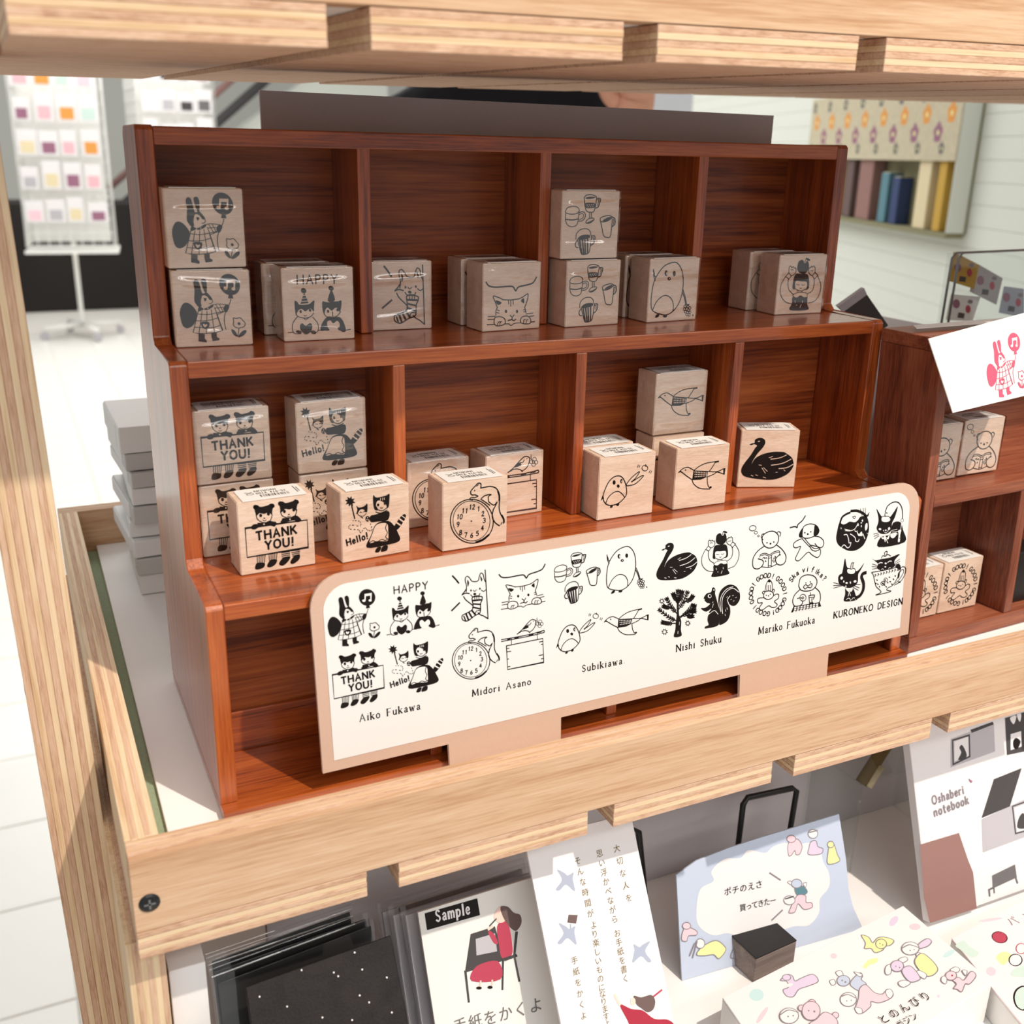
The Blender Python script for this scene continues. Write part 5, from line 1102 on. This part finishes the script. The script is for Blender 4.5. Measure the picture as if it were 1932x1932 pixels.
# ================================================================== lower shelf goods
ZL = -.1801
def leaner(name, px, y, lean, w_px, depth_to=ZL, yaw=0):
    pass
def card_on(pl, p_tl, p_tr, zbase=ZL):
    """outline of a card whose top corners sit at two pixels and whose foot rests on the shelf"""
    a, b = pl.uv(*p_tl), pl.uv(*p_tr); vb = (zbase-pl.P.z)/pl.v.z
    return [Vector((a.x, vb+.0004)), Vector((b.x, vb+.0004)), b, a]
# dark notecards in sleeves
for k, (tl, tr, y, ln, lab) in enumerate((((400, 1815), (660, 1722), -.012, 28, 'dark notecard in a clear sleeve, rearmost of the leaning row'), ((405, 1835), (690, 1735), -.022, 28, 'dark notecard in a glossy sleeve, middle of the leaning row'), ((412, 1858), (700, 1748), -.032, 28, 'dark notecard in a glossy sleeve just behind the front notebook'))):
    pl_ = Plane(at(*tl, 'y', y), lean=ln, yaw=-2.5); P = card_on(pl_, tl, tr)
    s = slab('notecard', pl_, P, .0022, 'black'); tag(s, lab, 'notecard', 'dark notecards leaning in a row')
    g = .0015; slab('clear_sleeve', pl_, [P[0]+Vector((-g, 0)), P[1]+Vector((g, 0)), P[2]+Vector((g, .004)), P[3]+Vector((-g*2, .004))], .0032, 'sleeve', s, .0004, back=-.0005)
wood('black_oak', ('#0f0c0c', '#1b1617', '#231d1d'), 'z', rough=.6, spec=.2, wave=60, fine=900, stretch=30, bump=.3)
pl_ = Plane(at(463, 1862, 'y', -.055), lean=45, yaw=-3)
P = card_on(pl_, (463, 1862), (737, 1764)); nb = slab('dark_notebook', pl_, P, .004, 'black_oak', None, .0004); tag(nb, 'black wood-grained notebook speckled with white dots, front of the dark row', 'notebook')
a = Art(pl_, (300, 1640, 4.2)); rnd = random.Random(2)
for x, y in ((1550, 660), (1610, 795), (1805, 858), (1420, 848), (1385, 818), (1130, 800), (797, 1010), (1015, 1088), (1665, 1055), (1295, 1175), (1530, 1195), (1845, 1135), (1590, 1000)): a.draw(f"ex {x},{y} 7,8")
print_on('white_dots', a, pl_, nb, .0001)
# sleeved greeting cards, the front one marked Sample
plain('card_cream', '#e6e3de', .6, .2)
for k, (tl, tr, y) in enumerate((((722, 1722), (985, 1640), .010), ((742, 1728), (1000, 1648), -.002), ((765, 1728), (1010, 1652), -.012))):
    pl_ = Plane(at(*tl, 'y', y), lean=25); P = card_on(pl_, tl, tr)
    s = slab('greeting_card', pl_, P, .003, 'c_lgrey'); tag(s, ('rearmost grey greeting card in a clear sleeve behind the Sample card', 'middle grey greeting card in a clear sleeve behind the Sample card', 'grey sleeved greeting card directly behind the Sample card')[k], 'card', 'sleeved greeting cards')
    slab('clear_sleeve', pl_, [P[0]+Vector((-.002, 0)), P[1]+Vector((.002, 0)), P[2]+Vector((.002, .006)), P[3]+Vector((-.003, .006))], .004, 'sleeve', s, .0004, back=-.0006)
pl_ = Plane(at(788.5, 1722, 'y', -.0215), lean=25)
P = card_on(pl_, (788.5, 1722), (1017, 1652)); sc = slab('greeting_card', pl_, P, .002, 'card_cream'); tag(sc, 'cream card labelled Sample with a woman writing at a desk', 'card', 'sleeved greeting cards')
a = Art(pl_, (700, 1450, 3.22))
a.draw("""Fk 325,880 645,788 662,890 340,982""")
a.text('Sample', 398, 930, 600, 880, 62, 8, 'x', True)
a.draw("""Fd 605,1005 752,958 800,1130 800,1168 570,1240;FL 635,1035 752,1000 765,1110 640,1135;Fd 565,1225 580,1235 600,1420 588,1422;Fd 795,1140 808,1140 803,1345 792,1345;fr 765,960 800,925 835,950 855,1050 855,1130 795,1150 775,1060;fr 770,1060 745,1060 712,1000 720,985 750,1010
fr 640,1200 770,1170 785,1280 610,1290;fs 745,900 770,850 800,840 815,920 775,935;fh 785,840 830,840 865,875 905,890 912,940 880,985 840,960 800,900;Ls16 735,960 712,975;Ld8 720,955 760,912;Fd 805,1150 880,1125 890,1140 810,1170;Fd 875,990 892,990 875,1140 862,1140;Ld12 870,1140 900,1290;Ls10 665,1290 662,1325;Ls10 735,1285 735,1320;ek 655,1332 17,9;ek 722,1328 16,9""")
a.jp('手紙をかくよ', 540, 1560, 1000, 1435, 92, 'g')
print_on('printed_drawing', a, pl_, sc, .0001)
# tall card with grey birds and handwriting
pl_ = Plane(at(1000, 1605, 'y', -.036), lean=27, yaw=3)
P = card_on(pl_, (990, 1585), (1190, 1535)); bc = slab('greeting_card', pl_, P, .0015, 'c_white'); tag(bc, 'white card with grey birds, gold handwriting and a red-dressed woman', 'card', 'sleeved greeting cards')
a = Art(pl_, (700, 1450, 3.22))
for x, y, s in ((1185, 680, 1), (1195, 1005, 1), (1640, 1115, -1)):
    a.draw(f"fb {x-55*s},{y-65} {x-10*s},{y-45} {x+10*s},{y-30} {x+45*s},{y-48} {x+40*s},{y-10} {x+52*s},{y+65} {x},{y+25} {x-40*s},{y+60} {x-62*s},{y+52} {x-25*s},{y-5}")
a.draw("Fh 1200,888 1255,890 1245,942 1192,935;Lb8 1212,945 1212,970")
for t, x0, y0, x1, y1 in (('大切な人を', 1492, 485, 1565, 785), ('思い浮かべながら', 1388, 515, 1480, 915), ('お手紙を書く', 1495, 1000, 1545, 1275), ('そんな時間が', 1255, 560, 1332, 880), ('より楽しいものに', 1352, 950, 1400, 1330), ('なりますように', 1405, 1370, 1450, 1640), ('手紙をかくよ', 1235, 1165, 1290, 1500)):
    a.jp(t, x0, y0, x1, y1, 46, 'o', (-9, -50))
a.draw("fC 1510,1435 1580,1460 1650,1470 1720,1520 1800,1525 1840,1560 1800,1620 1560,1640 1570,1560;Ls16 1510,1435 1480,1375;Lr10 1715,1385 1765,1345;fh 1595,1380 1640,1390 1700,1375 1725,1410 1715,1460 1680,1480 1640,1455 1610,1430;es 1590,1415 16,25")
print_on('printed_drawing', a, pl_, bc, .0001)
# black wire easels against the back panel
for k, (pp, lab) in enumerate(((((1392, 1600), (1402, 1518), (1410, 1505), (1495, 1487), (1503, 1492), (1490, 1570)), 'black bent-wire easel behind the blue memo sheet'), (((1150, 1640), (1190, 1560), (1205, 1570), (1212, 1640)), 'black bent-wire easel behind the bird card'))):
    ep = Plane((.3, .040, -.1), lean=8); Q = [ep.w(*ep.uv(*q)) for q in pp]
    Q = [Vector((Q[0].x, Q[0].y-.01, ZL+.002))] + Q + [Vector((Q[-1].x, Q[-1].y-.01, ZL+.002))]
    t = tube('wire_easel', Q, .0022, 'black', None, 8); tag(t, lab, 'easel', 'black wire easels')
# blue memo sheet and its little box
pl_ = Plane(at(1285, 1852, 'z', ZL), lean=17, yaw=-4)
B0 = [(1287, 1850), (1628, 1752), (1610, 1712), (1601, 1677), (1596, 1620), (1583, 1536), (1430, 1582), (1375, 1600), (1314, 1624), (1276, 1651)]
bm_ = slab('memo_sheet', pl_, [pl_.uv(*q) for q in B0], .0012, 'c_lblue'); tag(bm_, 'pale blue memo sheet with a white cloud and tiny animals, propped upright', 'memo sheet')
a = Art(pl_, (1200, 1450, 2.639))
a.draw("""fx 300,700 320,600 385,560 375,510 440,450 520,445 560,405 640,420 680,390 740,370 790,385 850,370 910,385 930,460 960,520 960,590 915,650 910,720 860,780 790,785 740,800 640,830 540,850 460,820 380,830 310,780
Ln8 665,520 718,555;Ln8 675,755 728,705
gR4 758,372 800,350 826,385 815,425 795,428 790,408 772,432 758,430;eR4 772,350 22,18;gv4 870,365 895,360 905,388 930,400 918,425 858,428 860,395;ex4 880,325 24,22;Ln6 860,318 902,308;gy4 955,420 965,375 985,378 1000,425 1012,460 955,475;ey4 968,378 16,16
gT4 790,590 830,585 852,612 835,628 800,628;gx3 752,565 770,560 775,580;gx3 830,572 848,568 842,590;eB4 798,572 26,22;gR4 800,632 842,632 845,665 872,668 875,690 835,700 805,672 790,712 762,718 765,700;ex4 762,655 28,22;Ld6 742,648 782,636
gR4 225,850 236,800 262,790 300,808 298,828 260,832 250,858;eR4 250,782 20,17;gy4 300,925 330,885 395,855 440,885 442,910 410,945 385,925 340,930;ex4 318,870 22,24;Ln7 265,930 290,870;Ln7 280,940 302,860;gb4 470,938 485,895 520,885 545,860 565,862 555,890 520,905 500,938;eb4 535,848 20,17""")
a.jp('ポチのえさ', 455, 610, 610, 575, 40, 'k').jp('買ってきたー', 530, 690, 680, 655, 36, 'k')
print_on('printed_drawing', a, pl_, bm_, .0001)
qa, qb = at(1421, 1855, 'z', ZL), at(1497.5, 1819.5, 'z', ZL); dd = qb-qa; mw = dd.length; my = math.atan2(dd.y, dd.x)
wood('walnut_grey', ('#6d5f5a', '#82736d', '#93847d'), 'x', rough=.5, wave=80)
mb = empty('memo_block', qa, (0, 0, my)); tag(mb, 'small grey-brown wooden block with a black top in front of the blue memo', 'block')
box('block_body', (0, 0, .0002), (mw, .030, .0185), 'walnut_grey', mb, .0008); box('black_top', (0, 0, .0185), (mw, .030, .0195), 'black', mb, .0003)
# notebook board with prints of rooms and benches
pl_ = Plane(at(1755, 1742, 'z', -.174), lean=19, yaw=-1)
P = [pl_.uv(1755, 1742), pl_.uv(1755, 1742)+Vector((.16, 0)), pl_.uv(1715, 1395)+Vector((.16, .012)), pl_.uv(1715, 1395)+Vector((0, .012))]
ntb = slab('notebook', pl_, P, .007, 'c_white', None, .0004); tag(ntb, 'white notebook printed with grey rooms and benches, standing on a stand', 'notebook')
a = Art(pl_, (1500, 1250, 4.294))
a.draw("""FL 1260,620 1420,560 1610,500 1620,720 1260,850;FL 1510,1270 1855,1110 1900,1400 1520,1540;Fd 1420,545 1600,480 1610,500 1430,570;Fd 1610,945 1835,855 1740,1165 1510,1260;Fx 1290,640 1400,600 1405,760 1290,800;Cd12 1275,630 1410,588 1415,760 1280,825;fd 1330,690 1355,670 1390,760 1320,790 1345,730;Fd 1700,450 1860,400 1860,720 1715,750;Fx 1745,580 1830,555 1835,680 1745,710;fk 1765,640 1790,610 1825,640 1800,700 1770,690;fx 1740,450 1790,430 1770,500;fx 1795,425 1830,415 1820,480
Cd10 1760,1165 1900,1115 1920,1350 1785,1385;Fx 1772,1178 1890,1130 1905,1340 1795,1372;fd 1800,1340 1810,1260 1850,1220 1880,1330;fM 1405,940 1420,950 1435,960 1425,975 1410,960
Fg 1595,1725 1780,1635 1795,1740 1600,1830;Lg14 1600,1825 1570,1840 1575,1890;Lg12 1610,1830 1612,1865;Lg14 1785,1740 1800,1785
FW 1010,1475 1325,1380 1400,1600 1440,1700 1470,1990 1090,2110 1040,1900""")
a.text('Oshaberi', 1115, 1150, 1365, 1060, 52, 9, 'n').text('notebook', 1130, 1245, 1405, 1140, 52, 9, 'n')
print_on('printed_drawing', a, pl_, ntb, .0001)
# clear riser under the notebook, with a gold pen in front of the panel
e = empty('acrylic_riser', at(1600, 1640, 'z', ZL)); tag(e, 'clear acrylic riser standing on the lower shelf beside the notebook', 'riser')
rx = at(1755, 1745, 'z', ZL)-at(1600, 1640, 'z', ZL)
for lo, hi in (((-.004, -.004, .0002), (-.001, .075, .075)), ((.09, -.004, .0002), (.093, .075, .075)), ((-.004, -.004, .075), (.093, .075, .078))): box('clear_plate', lo, hi, 'acrylic', e, .0003)
pn = at(1625, 1478, 'y', .03); pm = at(1672, 1405, 'y', .03)
pe = empty('pen', pn); tag(pe, 'short gold and clear barrel pen hanging under the shelf edge', 'pen')
v_ = (pm-pn)
tube('barrel', [(0, 0, 0), v_*.15, v_*.6, v_*1.2], .0048, 'c_gold', pe, 12); tube('clear_tip', [(.003, -.004, -.001), v_*.5+Vector((.003, -.004, 0))], .003, 'c_cream', pe, 10)
# memo pads lying in front
def pad(px, z, th, lab, art, mat='c_white'):
    P = [at(*q, 'z', z) for q in px]
    c = Vector((P[0].x, P[0].y, ZL+.0001)); e = empty('memo_pad', c); tag(e, lab, 'memo pad', 'memo pads on the lower shelf')
    Q = [(p.x-c.x, p.y-c.y) for p in P]
    prism('pad_body', Q, 'z', 0, z-ZL-.0015, 'paper', e, .0004); cv = prism('cover', Q, 'z', z-ZL-.0013, z-ZL, mat, e, .0002)
    fp_ = Plane((0, 0, z), lean=90); a = Art(fp_, (1340, 1640, 3.264)); art(a); o = print_on('printed_drawing', a, fp_, cv, .0001)
    return e
def art1(a):
    a.draw("""ea 285,775 45,38;ea 1470,520 42,16 -30;eR 760,535 20,16;eR 1260,355 35,20;fy 940,600 975,560 1030,548 1025,575 985,590 955,612;ev 1130,320 20,36 40;eR 320,900 14,60 35;ev 1405,783 9,9
gv5 470,650 505,658 522,690 560,672 632,648 665,692 600,722 545,742 512,786 470,782 448,745 482,728 470,692 432,686;ev4 470,668 26,18;ex 488,715 22,10 -20
gy5 930,408 975,420 1000,455 1030,425 1075,420 1130,440 1112,468 1075,478 1062,500 1015,516 990,490 950,490 955,455;ey5 1052,462 34,30;en 1045,460 4,4;en 1062,468 4,4
gB5 862,700 892,662 925,640 938,660 930,682 962,712 925,752 872,726;gx4 735,690 762,682 772,708 748,716;gx4 772,636 806,628 818,660 790,662;gx4 885,635 935,650 920,665;eB5 820,690 40,33;en 812,688 5,5;en 832,698 6,6
gR5 920,738 958,715 1010,762 1060,772 1092,742 1126,770 1108,800 1040,826 990,818 986,850 930,892 893,868 912,800;gx4 1080,752 1108,742 1126,770 1110,798 1088,785;gx4 890,855 930,862 935,890 905,890;ex5 850,806 50,43;ln6 804,790 845,776 892,796;en 840,815 4,4;en 868,812 4,4
gv5 1278,470 1315,440 1345,432 1362,452 1335,480 1275,494;ex5 1232,492 54,40;ln6 1182,490 1225,470 1280,486;en 1230,505 4,4;en 1255,500 4,4;gx4 1268,525 1290,520 1300,545 1275,552
gy5 1258,570 1300,522 1360,562 1400,618 1375,655 1330,662 1290,630;gx4 1290,630 1330,652 1322,680 1295,668 1268,638;gv5 1180,622 1225,600 1262,628 1290,670 1285,688 1235,700 1195,665;gx4 1085,600 1110,595 1112,645 1085,655 1075,630;gx4 1160,560 1200,545 1215,565 1180,582;ev5 1150,602 40,34;en 1142,604 4,4;en 1165,612 4,4;gx4 1160,700 1200,690 1232,708 1195,732 1165,722
gR5 1490,685 1530,672 1560,690 1605,635 1636,662 1598,712 1570,712 1548,760 1520,745 1498,740 1515,712;gx4 1428,668 1455,672 1450,712 1422,695;gx4 1478,625 1510,608 1535,622 1525,640 1492,640;gx4 1550,630 1580,632 1572,662;eR5 1482,662 34,28;eC 1488,662 6,6
ex5 485,910 58,48;ln6 430,905 480,875 540,890;en 478,915 5,5;en 510,910 5,5;eR5 560,862 19,18;eR5 625,832 23,22;eR5 620,880 56,58;en 605,880 5,5;en 640,885 7,7;eR5 770,908 20,19;gR5 650,935 700,890 755,910 785,960 740,1010 640,1000 610,960""")
    a.jp('とのんびり', 1065, 930, 1320, 790, 62, 'k').jp('マガジン', 1130, 985, 1250, 915, 50, 'k')
def art2(a):
    a.draw("""er 1782,420 48,34 15;ok4 1782,420 48,34 15;fm 1510,470 1560,440 1600,480 1655,515 1610,545 1545,500;fy 1760,545 1800,510 1850,525 1830,570 1800,590;ex 1880,560 40,36;ok5 1880,560 40,36;fm 1850,640 1880,610 1940,600 1940,660 1870,660;eR 1730,630 30,26 30;eR 1725,312 75,8 -8;fm 1870,790 1890,740 1940,730 1940,860 1890,850;ck6 1870,790 1890,740 1940,730 1940,860 1890,850;oC4 1915,490 32,32""")
    a.jp('パン', 1860, 320, 1960, 290, 60, 'n')
pad([(1363, 1882), (1704, 1709), (1872, 1853), (1500, 2080)], -.150, .03, 'pink-white memo pad covered in pastel girls and bears', art1, 'c_white')
plain('pad_pink', '#f2e0e3', .6, .2)
pad([(1795, 1770), (2000, 1662), (2200, 1860), (1975, 1990)], -.158, .02, 'second pale pink memo pad with a red dot, cut by the frame', art2, 'pad_pink')
wp = box('white_panel', (-.035, -.035, -.1800), (-.018, .05, -.055), 'liner_white', None, .0005); tag(wp, 'white side block beside the dark notecards on the lower shelf', 'block')
